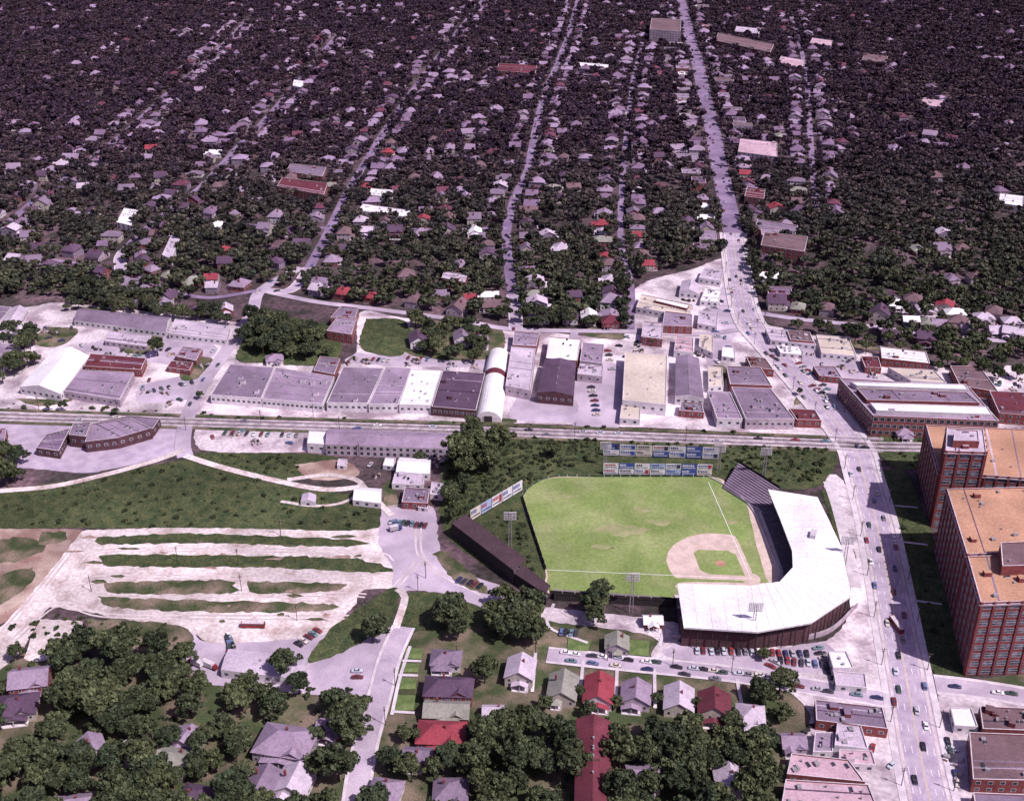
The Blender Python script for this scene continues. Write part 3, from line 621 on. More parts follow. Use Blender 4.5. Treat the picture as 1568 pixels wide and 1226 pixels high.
bld('shop',[(1195,540),(1188,528),(1225,530),(1232,543)],4,W,'wh');bld('shop',[(1255,575),(1245,560),(1278,560),(1290,578)],5,M_brick,'lav')
# department warehouse complex
bld('brick_department_store',[(1502,922),(1760,914),(1740,842),(1482,851)],43,M_brick,'or',floors=9,piers=True,sp=0,clut=10,cap=True)
bld('brick_department_store',[(1481,848),(1740,838),(1690,742),(1450,748)],41,M_brick,'or',floors=9,piers=True,sp=0,clut=14)
bld('roof_penthouse',[(1535,866),(1620,864),(1615,826),(1532,830)],48,M_brick,'br',floors=1,sp=0,clut=1)
bld('brick_department_store',[(1438,722),(1690,740),(1680,662),(1418,650)],33,M_brick,'or',floors=7,piers=True,sp=0,clut=10)
bld('brick_tower',[(1448,690),(1511,692),(1506,656),(1450,654)],50,M_brick,'lt',floors=9,piers=True,sp=0,clut=3)
bld('roof_penthouse',[(1460,674),(1500,675),(1498,658),(1462,657)],54,M_brick,'lt',sp=0,clut=1)
# rail-side mill, left buildings
bld('brick_mill',[(498,680),(502,656),(688,663),(690,687)],8,M_wallp,'lav',floors=2,sp=4,ww=2,wh=2,kind='gable',rise=.12,clut=2)
bld('workshop',[(470,678),(473,659),(500,660),(498,680)],7,W,'wh',clut=0)
bld('shed',[(600,740),(605,722),(650,726),(648,742)],4,W,'lt');bld('shed',[(606,722),(612,700),(660,703),(658,725)],5,W,'wh',kind='gable',rise=.15,clut=0)
bld('shed',[(615,768),(620,745),(658,748),(655,770)],5,M_brick,'md');bld('shed',[(658,756),(661,737),(680,740),(678,758)],4,W,'lt');bld('shed',[(540,765),(545,745),(585,748),(583,770)],4,W,'wh',kind='gable',clut=0)
bld('shed',[(460,768),(463,756),(484,757),(483,769)],3,W,'lt',kind='gable',clut=0);bld('shed',[(586,712),(590,700),(606,701),(604,714)],3,W,'wh',clut=0)
bld('shed',[(516,712),(518,702),(532,703),(530,713)],3,W,'lt',clut=0);bld('shed',[(640,776),(642,766),(656,767),(655,778)],3,W,'lav',clut=0)
bld('brick_works',[(130,676),(140,648),(200,640),(232,655),(180,670)],8,M_brickd,'lav',clut=4);bld('brick_works',[(182,672),(234,656),(245,640),(200,636),(150,645)],6,M_brickd,'md',clut=0)
bld('brick_works',[(55,685),(70,665),(108,655),(90,690)],6,M_brickd,'fm');bld('brick_works',[(105,665),(112,648),(140,646),(132,668)],9,M_brickd,'md');bld('workshop',[(-60,690),(-50,655),(10,655),(5,690)],6,M_brick,'lav')
bld('garage_building',[(338,1025),(350,993),(470,1003),(465,1040)],5,W,'lt',kind='gable',rise=.08,clut=2)
# bottom right
bld('brick_shop',[(1205,1184),(1212,1152),(1300,1162),(1325,1196)],6,M_brick,'pk',clut=5);bld('brick_shop',[(1195,1240),(1203,1192),(1330,1200),(1350,1250)],7,M_brick,'pk',floors=2,clut=6)
bld('brick_shop',[(1250,1102),(1248,1070),(1352,1082),(1360,1115)],6,M_brick,'md',clut=6);bld('shop',[(1278,1140),(1282,1105),(1318,1108),(1330,1145)],6,W,'lt');bld('shop',[(1245,1150),(1248,1120),(1276,1120),(1276,1150)],4,W,'lav')
bld('shop',[(1285,1168),(1285,1146),(1335,1148),(1342,1170)],5,W,'pk')
bld('brick_shop',[(1490,1192),(1484,1120),(1640,1126),(1660,1196)],8,M_brick,'br',clut=9,floors=2);bld('shop',[(1462,1110),(1455,1082),(1488,1083),(1498,1112)],5,W,'wh',clut=0)
bld('brick_shop',[(1505,1115),(1500,1080),(1640,1086),(1640,1120)],7,M_brick,'br',clut=6);bld('brick_shop',[(1500,1270),(1490,1212),(1680,1220),(1690,1280)],6,M_brick,'md')
bld('filling_station',[(1276,1022),(1268,996),(1296,996),(1308,1022)],6,W,'wh',clut=1);bld('filling_station',[(1280,1048),(1276,1026),(1325,1030),(1328,1052)],4,W,'lt',clut=0)
bld('long_apartment_block',[(878,1290),(882,1100),(936,1104),(934,1290)],9,M_brick,'dr',kind='gable',rise=.25,floors=3,clut=6)
# far specials
for nm,px,h,wl,rc,fl in [('hotel',[(995,45),(998,28),(1043,30),(1042,48)],22,M_wallp,'br',6),('apartment_block',[(1130,232),(1134,212),(1190,218),(1190,240)],10,M_wallp,'pk',3),
 ('apartment_block',[(1165,375),(1170,355),(1237,362),(1232,385)],13,M_brick,'br',4),('apartment_block',[(1155,350),(1160,335),(1222,345),(1218,358)],8,M_brick,'md',3),('school_building',[(548,322),(556,312),(628,322),(622,332)],5,W,'wh',1),
 ('apartment_block',[(424,285),(432,272),(502,280),(496,298)],9,M_brick,'dr',3),('apartment_block',[(438,262),(445,250),(500,256),(494,270)],9,M_brick,'md',3),
 ('apartment_block',[(760,108),(764,97),(822,100),(820,112)],9,M_brick,'dr',3),('apartment_block',[(1095,62),(1100,50),(1185,68),(1180,80)],10,M_brick,'br',3),('shop',[(880,101),(883,95),(932,99),(930,105)],5,W,'wh',1),
 ('shop',[(1190,98),(1196,86),(1232,92),(1228,104)],6,W,'pk',1),('shop',[(448,131),(450,122),(465,124),(463,134)],6,W,'wh',1),('shop',[(565,298),(568,288),(602,291),(600,302)],6,W,'wh',1),
 ('apartment_block',[(178,340),(190,318),(212,322),(200,345)],6,W,'wh',2),('shop',[(1210,520),(1205,505),(1240,508),(1246,523)],6,M_brick,'br',1),('apartment_block',[(248,390),(262,360),(275,365),(262,396)],7,W,'lt',2),
 ('apartment_block',[(1140,300),(1144,286),(1172,290),(1170,304)],9,M_brick,'dr',3),('shop',[(1528,310),(1532,296),(1568,300),(1566,316)],7,W,'wh',1),('apartment_block',[(676,425),(680,415),(716,420),(712,432)],8,M_brick,'lt',2),
 ('apartment_block',[(1240,66),(1244,58),(1275,62),(1272,70)],10,M_wallp,'pk',3),('apartment_block',[(1125,48),(1128,40),(1165,44),(1162,52)],9,M_wallp,'lt',3),('apartment_block',[(1320,92),(1324,82),(1360,86),(1356,96)],8,M_brick,'br',2),('shop',[(1410,160),(1414,150),(1445,154),(1442,164)],6,W,'pk',1)]:
    bld(nm,px,h,wl,rc,floors=fl,clut=3)
pn=normals(ponce)
i=0
while i<len(ponce)-12:
    x,y=ponce[i]
    if 900<y<2450:
        for s in (-1,1):
            if random.random()<.5:
                w_,d_=R(12,24),R(14,26); h=random.choice([5,6,8,10]); ex=Vector((pn[i][1],-pn[i][0])); nv=Vector(pn[i])*s; c=Vector((x,y))+nv*(16+R(0,10)+d_/2)
                pts=[tuple(c+ex*a*w_/2+nv*b*d_/2) for a,b in ((-1,-1),(1,-1),(1,1),(-1,1))]
                if free(np.array([c.x]),np.array([c.y]),8,6)[0]:
                    bld(random.choice(['shop','apartment_block']),None,h,random.choice([M_brick,M_dusk,M_wallp,M_brickd]),random.choice(['lt','fl','lav','fm','br','md','wh','fd']),floors=2 if h>7 else 1,clut=3,pts=pts)
        i+=8
    else: i+=2
# ============================================================ BALLPARK
Hm=P(1150,887); LF=P(830,873); RFp=P(1083,735)
e1=(Vector(LF)-Vector(Hm)).normalized(); e2=(Vector(RFp)-Vector(Hm)).normalized()
def FP(a,b): v=Vector(Hm)+e1*a+e2*b; return (v.x,v.y)
patch('warning_track',[(800,762),(815,742),(850,730),(925,731),(1085,730),(1118,748),(1150,775),(1172,800),(1200,885),(1190,900),(1040,918),(845,912),(835,873)],M_clay,jit=.3)
patch('ballfield_turf',[(801,763),(816,743),(850,732),(925,731),(1082,731),(1110,745),(1140,768),(1150,800),(1158,835),(1172,885),(1165,893),(1040,893),(1030,915),(850,908),(837,873)],M_field,jit=.15)
M_worn=mat('worn_turf',(.26,.29,.13),(.33,.32,.17),s=.15)
for u,v,a,b in ((955,812,38,9),(1010,800,22,5),(985,780,16,4),(925,838,20,4),(1120,800,12,5),(870,760,14,3)):
    patch('worn_turf',[(u+a*math.cos(t)*R(.7,1.2),v+b*math.sin(t)*R(.6,1.25)) for t in np.linspace(0,6.283,12,endpoint=False)],M_worn,jit=1.1)
mb=MB(); z=nz()
mound=FP(13,13)
arc=[(mound[0]+29*math.cos(t),mound[1]+29*math.sin(t)) for t in np.linspace(0,2*math.pi,60,endpoint=False)]
dirt=[]
M=np.array([[e1.x,e2.x],[e1.y,e2.y]])
for x,y in arc:
    v=Vector((x,y))-Vector(Hm); a,b=np.linalg.solve(M,np.array([v.x,v.y])); dirt.append(FP(max(a,-2)+R(-.2,.2),max(b,-2)+R(-.2,.2)))
mb.poly(ccw(dirt),z,M_clay); mb.poly([(Hm[0]+5*math.cos(t),Hm[1]+5*math.sin(t)) for t in np.linspace(0,6.283,24,endpoint=False)],z+.004,M_clay)
mb.poly(ccw([FP(2.5,2.5),FP(22,2.5),FP(25.5,6),FP(25.5,22),FP(22,25.5),FP(6,25.5),FP(2.5,22)]),z+.01,M_field)
mb.poly([(mound[0]+2.8*math.cos(t),mound[1]+2.8*math.sin(t)) for t in np.linspace(0,6.283,20,endpoint=False)],z+.02,mat('mound_clay',(.5,.27,.2)))
for L_,d in ((108,1),(98,0)):
    if d: q=[FP(0,-.15),FP(L_,-.15),FP(L_,.15),FP(0,.15)]
    else: q=[FP(-.15,0),FP(.15,0),FP(.15,L_),FP(-.15,L_)]
    mb.poly(ccw(q),z+.025,M_white)
for a,b in ((27,0),(27,27),(0,27)):
    x,y=FP(a,b); mb.box(x,y,z,.6,.6,.1,M_white,.3)
mb.obj('baseball_diamond')
def fence(name,px,h,m,post=True,t=.15):
    path=cat([P(*p) for p in px],3.0); mb=MB(); strip(mb,path,-t/2,t/2,0,m,h=h)
    if post:
        for i in range(0,len(path),2): mb.box(path[i][0],path[i][1],0,.3,.3,h+.25,M_trim)
    mb.obj(name)
fence('outfield_fence',[(800,762),(812,800),(836,873)],2.6,M_dark)
fence('outfield_fence',[(800,762),(815,744),(850,731),(925,731),(1085,731)],1.6,mat('green_fence',(.05,.09,.05)))
fence('boundary_wall',[(842,912),(930,919),(1036,924)],3.6,M_dark)
fence('field_wall',[(1085,731),(1118,750),(1152,782),(1175,835),(1196,885)],1.3,M_conc,post=False,t=.5)
# grandstand
pairs=[((1176,749),(1252,761)),((1195,795),(1270,797)),((1213,843),(1289,838)),((1214,868),(1304,912)),((1194,890),(1242,953)),((1150,896),(1160,967)),((1037,893),(1047,960))]
RZ=14.0
I=[Vector(P(*a,RZ)) for a,b in pairs];O=[Vector(P(*b,RZ)) for a,b in pairs]; mb=MB()
for i in range(len(I)-1):
    q=[I[i],I[i+1],O[i+1],O[i]]
    for zz in (RZ,RZ-.5): mb.face([(p.x,p.y,zz) for p in q],RF['wh'])
    mb.face([(*I[i],RZ-.9),(*I[i+1],RZ-.9),(*I[i+1],RZ),(*I[i],RZ)],M_trim)
    mb.face([(*O[i],RZ-.9),(*O[i+1],RZ-.9),(*O[i+1],RZ),(*O[i],RZ)],M_trim)
    n=max(2,int((O[i+1]-O[i]).length/6))
    for k in range(n):
        a=I[i].lerp(I[i+1],k/n);b=O[i].lerp(O[i+1],k/n); c=(a+b)/2; mb.box(c.x,c.y,RZ,(b-a).length,.15,.1,M_trim,math.atan2(b.y-a.y,b.x-a.x))
        for t,zb in ((.12,1.5),(.55,6),(.97,0)):
            p=a.lerp(b,t); mb.cyl(p.x,p.y,0,.25,.25,RZ-.5,M_dark,6)
    NR=16
    for r in range(NR):
        t0=-.2+1.12*r/NR; t1=-.2+1.12*(r+1)/NR; z0=1.2+8.5*r/NR; z1=1.2+8.5*(r+1)/NR
        a,b,c,d=I[i].lerp(O[i],t0),I[i+1].lerp(O[i+1],t0),I[i+1].lerp(O[i+1],t1),I[i].lerp(O[i],t1)
        mb.face([(*a,z0),(*b,z0),(*c,z0),(*d,z0)],M_seat if r%5 else M_conc); mb.face([(*d,z0),(*c,z0),(*c,z1),(*d,z1)],M_seat)
        if r==0: mb.face([(*a,0),(*b,0),(*b,z0+.9),(*a,z0+.9)],M_conc)
    a,b=I[i].lerp(O[i],.92),I[i+1].lerp(O[i+1],.92)
    mb.face([(*a,0),(*b,0),(*b,11.2),(*a,11.2)],M_brickd)
    if (b-a).length>4: windows(mb,tuple(a),tuple(b),.5,11,2,5,2.4,1.6)
for i in (0,-1):
    a,b=I[i].lerp(O[i],-.2),I[i].lerp(O[i],.92); mb.face([(*a,0),(*b,0),(*b,11),(*a,1.2)],M_brickd)
mb.box(*P(1245,820,RZ),RZ,6,3,2.2,M_wallw,1.2)
mb.obj('stadium_grandstand')
POLYS.append([tuple(p) for p in I]+[tuple(p) for p in O[::-1]])
fence('stadium_wall',[(1030,978),(1100,984),(1170,985),(1262,972),(1312,930)],3,M_wallp,post=False,t=.6)
def bleacher(name,f0,f1,b1,b0,zt,rows,roof=None,mm=None,zp=0):
    f0,f1,b1,b0=[Vector(P(*p,zp)) for p in (f0,f1,b1,b0)]; mb=MB(); mm=mm or M_seat
    for r in range(rows):
        t0,t1=r/rows,(r+1)/rows; z0=1+zt*t0;z1=1+zt*t1
        a,b,c,d=f0.lerp(b0,t0),f1.lerp(b1,t0),f1.lerp(b1,t1),f0.lerp(b0,t1)
        mb.face([(*a,z0),(*b,z0),(*c,z0),(*d,z0)],mm); mb.face([(*d,z0),(*c,z0),(*c,z1),(*d,z1)],M_dark)
    mb.face([(*f0,0),(*f1,0),(*f1,2),(*f0,2)],M_conc); mb.face([(*b0,0),(*b1,0),(*b1,zt+2),(*b0,zt+2)],M_dark)
    mb.face([(*f0,0),(*b0,0),(*b0,zt+1),(*f0,1)],M_dark); mb.face([(*f1,0),(*b1,0),(*b1,zt+1),(*f1,1)],M_dark)
    if roof:
        a,b=f0,f1
        mb.face([(*a,zt+4),(*b,zt+4),(*b1,zt+3),(*b0,zt+3)],roof); mb.face([(*a,zt+3.7),(*b,zt+3.7),(*b1,zt+2.7),(*b0,zt+2.7)],M_dark)
        mb.face([(*a,zt+3.7),(*b,zt+3.7),(*b,zt+4.02),(*a,zt+4.02)],M_trim)
        mb.face([(*b0,zt+2),(*b1,zt+2),(*b1,zt+3),(*b0,zt+3)],M_dark)
        n=int((f1-f0).length/6)
        for k in range(n+1): p=a.lerp(b,k/n); mb.cyl(p.x,p.y,0,.2,.2,zt+3.8,M_dark,6)
    mb.obj(name); POLYS.append([tuple(p) for p in (f0,f1,b1,b0)])
bleacher('bleacher_stand',(1106,748),(1172,790),(1192,762),(1130,722),6,12,mm=RF['md'])
bleacher('covered_bleacher_stand',(713,788),(806,857),(787,872),(691,799),6,12,roof=RF['std'],zp=9.5)
bleacher('covered_bleacher_stand',(800,868),(842,900),(836,912),(788,880),4,8,roof=RF['std'],zp=6)
bleacher('bleacher_stand',(848,906),(1030,919),(1030,930),(848,919),3,5,mm=M_dark)
# billboards
ADC=[mat('ad_white',(.8,.78,.82)),mat('ad_blue',(.06,.10,.36)),mat('ad_red',(.4,.06,.09)),mat('ad_green',(.05,.15,.12)),mat('ad_cream',(.75,.68,.6)),mat('ad_dark',(.05,.05,.1)),mat('ad_pale_blue',(.42,.5,.72))]
def billboards(name,a,b,n,z0,hh,rows=1,gap=.4,face=-1):
    a,b=Vector(P(*a)),Vector(P(*b)); L=(b-a).length; e=(b-a)/L; nv=Vector((e.y,-e.x))*(1 if face<0 else -1); rot=math.atan2(e.y,e.x)
    for i in range(n):
        mb=MB(); w=L/n
        for r in range(rows):
            zb=z0+r*(hh+gap); c=a+e*(i+.5)*w; bg=random.choice([0,0,4,1,6,0,0]); fg=random.choice([1,2,5,1,1]) if bg in (0,4,6) else 0
            mb.box(c.x,c.y,zb,w-.5,.25,hh,ADC[bg],rot)
            def el(u0,u1,v0,v1,m,o=.16):
                p0=c+e*u0*w+nv*o;p1=c+e*u1*w+nv*o; mb.face([(*p0,zb+v0*hh),(*p1,zb+v0*hh),(*p1,zb+v1*hh),(*p0,zb+v1*hh)],m)
            u=-.42
            for k in range(random.randint(4,7)):
                wd=R(.04,.1); el(u,u+wd,.5,.85,ADC[fg]); u+=wd+.03
                if u>.38: break
            u=-.4
            while u<.35: wd=R(.03,.07); el(u,u+wd,.18,.34,ADC[5] if bg in(0,4,6) else ADC[0]); u+=wd+.02
            if random.random()<.4: el(.2,.44,.15,.9,ADC[random.choice([1,2,5])],.18)
        for s in (-.4,0,.4):
            p=c+e*s*w-nv*.3; mb.box(p.x,p.y,0,.25,.25,z0+rows*(hh+gap),M_dark,rot)
        mb.obj(name)
billboards('billboard',(923,698),(1100,704),7,.8,3.8,2)
billboards('billboard',(923,727),(1090,729),7,.8,3.6,2)
billboards('billboard',(720,800),(800,752),5,1.2,7,1)
def light_tower(u,v,h=26,rot=0):
    x,y=P(u,v); mb=MB()
    for s in (-.9,.9): mb.tube((x+s,y,0),(x+s*.6,y,h),.22,.16,M_metal,6)
    for k in range(9):
        z=h*k/9; mb.tube((x-.9+.03*k,y,z),(x+.9-.03*k,y,z+h/9),.08,.08,M_metal,4)
    for r in range(4):
        mb.box(x,y,h-4.2+r*1.4,7,.3,.18,M_metal)
        for k in range(8): mb.cyl(x-3.1+k*.88,y+.25,h-4.1+r*1.4,.2,.38,.6,M_trim,6)
    mb.obj('stadium_light_tower')
for u,v in [(781,842),(966,938),(1151,985),(1290,880),(1168,740),(1100,720),(926,715)]: light_tower(u,v,24 if v>730 else 17)
def upole():
    mb=MB(); mb.cyl(0,0,-.3,.2,.13,11.3,M_bark,6); mb.box(0,0,9.9,2.4,.15,.15,M_bark); mb.box(0,0,9.0,1.8,.15,.15,M_bark)
    for k in (-1,-.5,.5,1): mb.cyl(k,0,10.05,.06,.06,.2,M_trim,5)
    mb.cyl(.35,0,8,.25,.25,.9,M_metal,6); return mb.mesh('utility_pole_mesh')
UP=upole()
for off in (-10.6,10.6):
    ns=normals(ponce)
    for i in range(4,min(len(ponce),230),9):
        inst('utility_pole',UP,ponce[i][0]+ns[i][0]*off,ponce[i][1]+ns[i][1]*off,0,math.atan2(ns[i][1],ns[i][0]))
for u,v in [(133,760),(285,660),(365,865),(272,860),(430,820),(140,905),(640,905),(652,885),(370,905),(520,660),(400,650),(740,660),(880,668),(1050,675),(550,700),(560,945),(455,950),(700,1010),(820,1000),(930,1012),(1030,1020),(1120,1030),(605,1050),(590,1110),(480,640),(180,632),(60,628)]:
    inst('utility_pole',UP,*P(u,v),0,R(0,3.1))
# ============================================================ HOUSES near
for h in [(683,1003,14,11,-3,'md','hip',4),(687,1047,22,13,-3,'dk','hip',6),(684,1082,20,11,-3,'grn','gx',4),(676,1117,21,14,-3,'red','hip',4.5),(640,1152,12,9,-3,'md','gx',3.6),
 (797,1020,13,14,-8,'lt','gy',5.5),(862,1048,13,16,-8,'grn','gy',4.5),(917,1052,13,17,-8,'red','gy',4.5),(974,1058,13,13,-8,'lav','gy',4.5),(1040,1066,13,15,-8,'lt','gy',4.5),(1094,1074,14,14,-8,'dr','gy',6),
 (1150,1090,12,13,-8,'lt','hip',4),(45,1033,17,14,10,'lav','gx',6),(22,1075,19,14,10,'dk','hip',4.5),(437,1130,24,18,-12,'lav','hip',5.5),(267,1160,14,14,-15,'grn','gx',4),(285,1125,14,10,-15,'lav','gy',4),
 (402,1195,15,14,-12,'md','gy',4),(450,1192,14,14,-12,'lt','gy',4),(140,1138,10,12,30,'lav','gy',4),(205,1142,9,10,-20,'lt','gx',3.5),(945,980,11,10,-5,'grn','gy',4),(755,1085,9,8,0,'lt','gx',3.2),
 (300,1215,14,12,-12,'dk','hip',4),(110,1230,15,13,10,'lav','gx',4.5),(590,1205,13,12,-10,'lav','hip',4),(690,1205,14,13,0,'md','hip',4),
 (985,1185,13,13,0,'lav','gx',4),(1120,1190,13,13,0,'lt','gy',4),(1000,945,9,7,0,'wh','gx',3.2),(505,1110,11,10,-10,'lav','gx',3.5),
 (640,515,13,15,10,'dk','gy',5),(708,512,13,14,5,'md','gy',5),(735,517,12,13,5,'lav','hip',5),(902,480,12,13,0,'wh','gy',5),(935,487,14,13,0,'dr','hip',5),(420,545,12,10,10,'lav','hip',4),(1385,658,10,9,0,'lav','hip',4),
 (1215,1130,10,9,0,'lav','gx',3.5),(200,460,11,11,10,'md','hip',4),(250,462,11,11,10,'lav','gy',4),(300,470,11,11,10,'dk','hip',4),(345,470,11,11,10,'lt','gy',4)]:
    house(*h)
for i in range(5): house(1375+i*44,462+i*6.5,15,11,-5,random.choice(['lt','lav','wh']),'hip',4)
for i in range(5): house(1395+i*44,486+i*5,12,9,-5,random.choice(['lt','lav','wh']),'gx',4)
# ------------------------------------------------------------ yard clutter
M_rust=mat('rusty_metal',(.2,.1,.08)); M_lumber=mat('lumber',(.5,.38,.3)); CL=[]
for k in range(6):
    mb=MB()
    for j in range(random.randint(3,7)):
        m=random.choice([M_rust,M_lumber,M_metal,M_wallp,M_dark]); mb.box(R(-4,4),R(-3,3),0,R(1,4),R(.8,2),R(.5,1.8),m,R(-.3,.3))
        if random.random()<.5: mb.cyl(R(-4,4),R(-3,3),0,.6,.6,1.3,m)
    CL.append(mb.mesh('storage_pile_mesh'))
for poly,spc in (([(40,500),(350,505),(300,632),(20,615)],14),([(520,545),(740,555),(735,568),(520,560)],12),([(940,520),(1100,430),(1140,560),(1080,640),(940,640)],13),([(300,655),(470,662),(480,690),(330,690)],14),([(1180,540),(1330,550),(1568,580),(1568,640),(1300,575)],13),([(560,700),(680,700),(670,800),(590,790)],12),([(60,650),(260,650),(250,700),(80,715)],16),([(1250,1060),(1350,1075),(1380,1200),(1230,1150)],13),([(1440,1070),(1480,1075),(1500,1220),(1470,1220)],16)):
    X,Y=zone_pts(poly,spc,0); k=free(X,Y,3,2)&(rng.random(X.size)<.65)
    for x,y in zip(X[k],Y[k]):
        if random.random()<.45: car(x,y,R(0,3))
        else: inst('storage_pile',random.choice(CL),x,y,.1,R(0,3))
# ------------------------------------------------------------ far houses
FP_=[P(u,v) for u,v in [(-700,470),(0,462),(105,452),(230,478),(390,440),(540,465),(790,492),(955,498),(970,435),(1060,405),(1112,392),(1150,440),(1165,475),(1300,500),(1430,545),(1568,560),(2300,600)]]
FOREST=FP_+[(1500,2750),(-1500,2750)]
hx,hy,hr=[],[],[]
seen=[]
for a,b,w in list(SEGS):
    if a[1]<820 or w<6: continue
    d=math.atan2(b[1]-a[1],b[0]-a[0]); L=math.dist(a,b)
    if random.random()>min(1,L/15): continue
    for s in (-1,1):
        if random.random()<.25: continue
        x=(a[0]+b[0])/2-math.sin(d)*s*(w/2+13+R(-1,2)); y=(a[1]+b[1])/2+math.cos(d)*s*(w/2+13+R(-1,2))
        hx.append(x);hy.append(y);hr.append(d+(0 if s<0 else math.pi))
gx,gy=np.meshgrid(np.arange(-1500,1500,23),np.arange(820,2700,36)); gx=gx.ravel()+rng.uniform(-5,5,gx.size);gy=gy.ravel()+rng.uniform(-6,6,gy.size)
gx=gx+ (gy-800)*-.12
bear=gx/gy
cl=np.sin(gx*.008+.6)*np.cos(gy*.006+1)+.5*np.sin(gx*.02-gy*.013)
pr=np.where(cl>-.1,.5,.28)
pr=np.where(bear>.26,pr*.45,pr); pr=np.where((bear<-.24)&(gy>1500),pr*.3,pr)
k=rng.random(gx.size)<pr
k&=np.abs(gx)<gy*.46+60
for x,y in zip(gx[k],gy[k]): hx.append(x);hy.append(y);hr.append(.12+random.choice([0,1.5708,3.14,-1.57])+R(-.1,.1))
hx=np.array(hx);hy=np.array(hy)
k=inpoly(hx,hy,FOREST)&free(hx,hy,7,6)
placed=[]; grid={}
for x,y,r in zip(hx[k],hy[k],np.array(hr)[k]):
    c=(int(x//20),int(y//20)); bad=False
    for i in (-1,0,1):
        for j in (-1,0,1):
            for q in grid.get((c[0]+i,c[1]+j),[]):
                if math.hypot(q[0]-x,q[1]-y)<17: bad=True
    if bad: continue
    grid.setdefault(c,[]).append((x,y)); placed.append((x,y))
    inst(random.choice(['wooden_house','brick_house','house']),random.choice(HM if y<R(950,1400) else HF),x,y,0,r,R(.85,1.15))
print('houses',len(placed))
for a,b,w in SEGS:
    if a[1]>640 and w>7 and random.random()<.35:
        d=math.atan2(b[1]-a[1],b[0]-a[0]); s=random.choice((-1,1)); q=w*.5-3.4
        car(a[0]-math.sin(d)*s*q,a[1]+math.cos(d)*s*q,d)
# ------------------------------------------------------------ forest
sp_=8.8
gx,gy=np.meshgrid(np.arange(-1560,1560,sp_),np.arange(780,2750,sp_)); gx=gx.ravel()+rng.uniform(-4,4,gx.size);gy=gy.ravel()+rng.uniform(-4,4,gy.size)
k=(np.abs(gx)<gy*.48+120)&inpoly(gx,gy,FOREST); gx=gx[k];gy=gy[k]
cl=np.sin(gx*.021+1.3)*np.cos(gy*.017+gx*.006)+.6*np.sin(gx*.06+gy*.045)+.5*np.cos(gy*.083-gx*.02)
k=rng.random(gx.size)<np.where(cl>.5,.5,.93); gx=gx[k];gy=gy[k]
k=free(gx,gy,2.5,.4); gx=gx[k];gy=gy[k]
hd=np.array(placed); ok=np.ones(gx.size,bool)
for i in range(0,gx.size,4000):
    dx=gx[i:i+4000,None]-hd[None,:,0]; dy=gy[i:i+4000,None]-hd[None,:,1]+3.0
    d=np.hypot(dx/7.5,dy/10.5).min(1); ok[i:i+4000]=d>.9+rng.random(d.size)*.25
gx=gx[ok];gy=gy[ok]
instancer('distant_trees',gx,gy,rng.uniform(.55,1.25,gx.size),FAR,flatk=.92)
print('trees',gx.size)
SX=[];SY=[]
for px,spc in (([(682,690),(700,660),(790,668),(920,675),(920,700),(850,725),(800,745),(790,745),(720,790),(690,800)],4.0),([(1105,680),(1268,686),(1255,735),(1180,740),(1110,725)],4.5),([(830,672),(1260,683),(1255,690),(830,680)],4),
               ([(0,750),(180,726),(280,710),(420,742),(580,778),(570,805),(300,806),(0,806)],9),([(300,695),(470,697),(450,730),(320,710)],6),([(1350,662),(1420,660),(1440,700),(1395,718)],5),([(745,800),(790,770),(830,870),(815,880)],6),([(0,965),(60,940),(280,960),(270,990),(100,985)],6),
               ([(0,1000),(560,1060),(560,1230),(0,1230)],10),([(620,1100),(1200,1100),(1200,1230),(620,1230)],10),([(0,615),(300,632),(700,645),(1260,668),(1260,675),(0,630)],11),([(1355,730),(1400,770),(1460,1030),(1435,1030)],11)):
    X,Y=zone_pts(px,spc,0); k=free(X,Y,1,1); SX.append(X[k]);SY.append(Y[k])
SX=np.concatenate(SX);SY=np.concatenate(SY); instancer('hillside_shrubs',SX,SY,rng.uniform(.14,.4,SX.size),SHR,z=-.6)
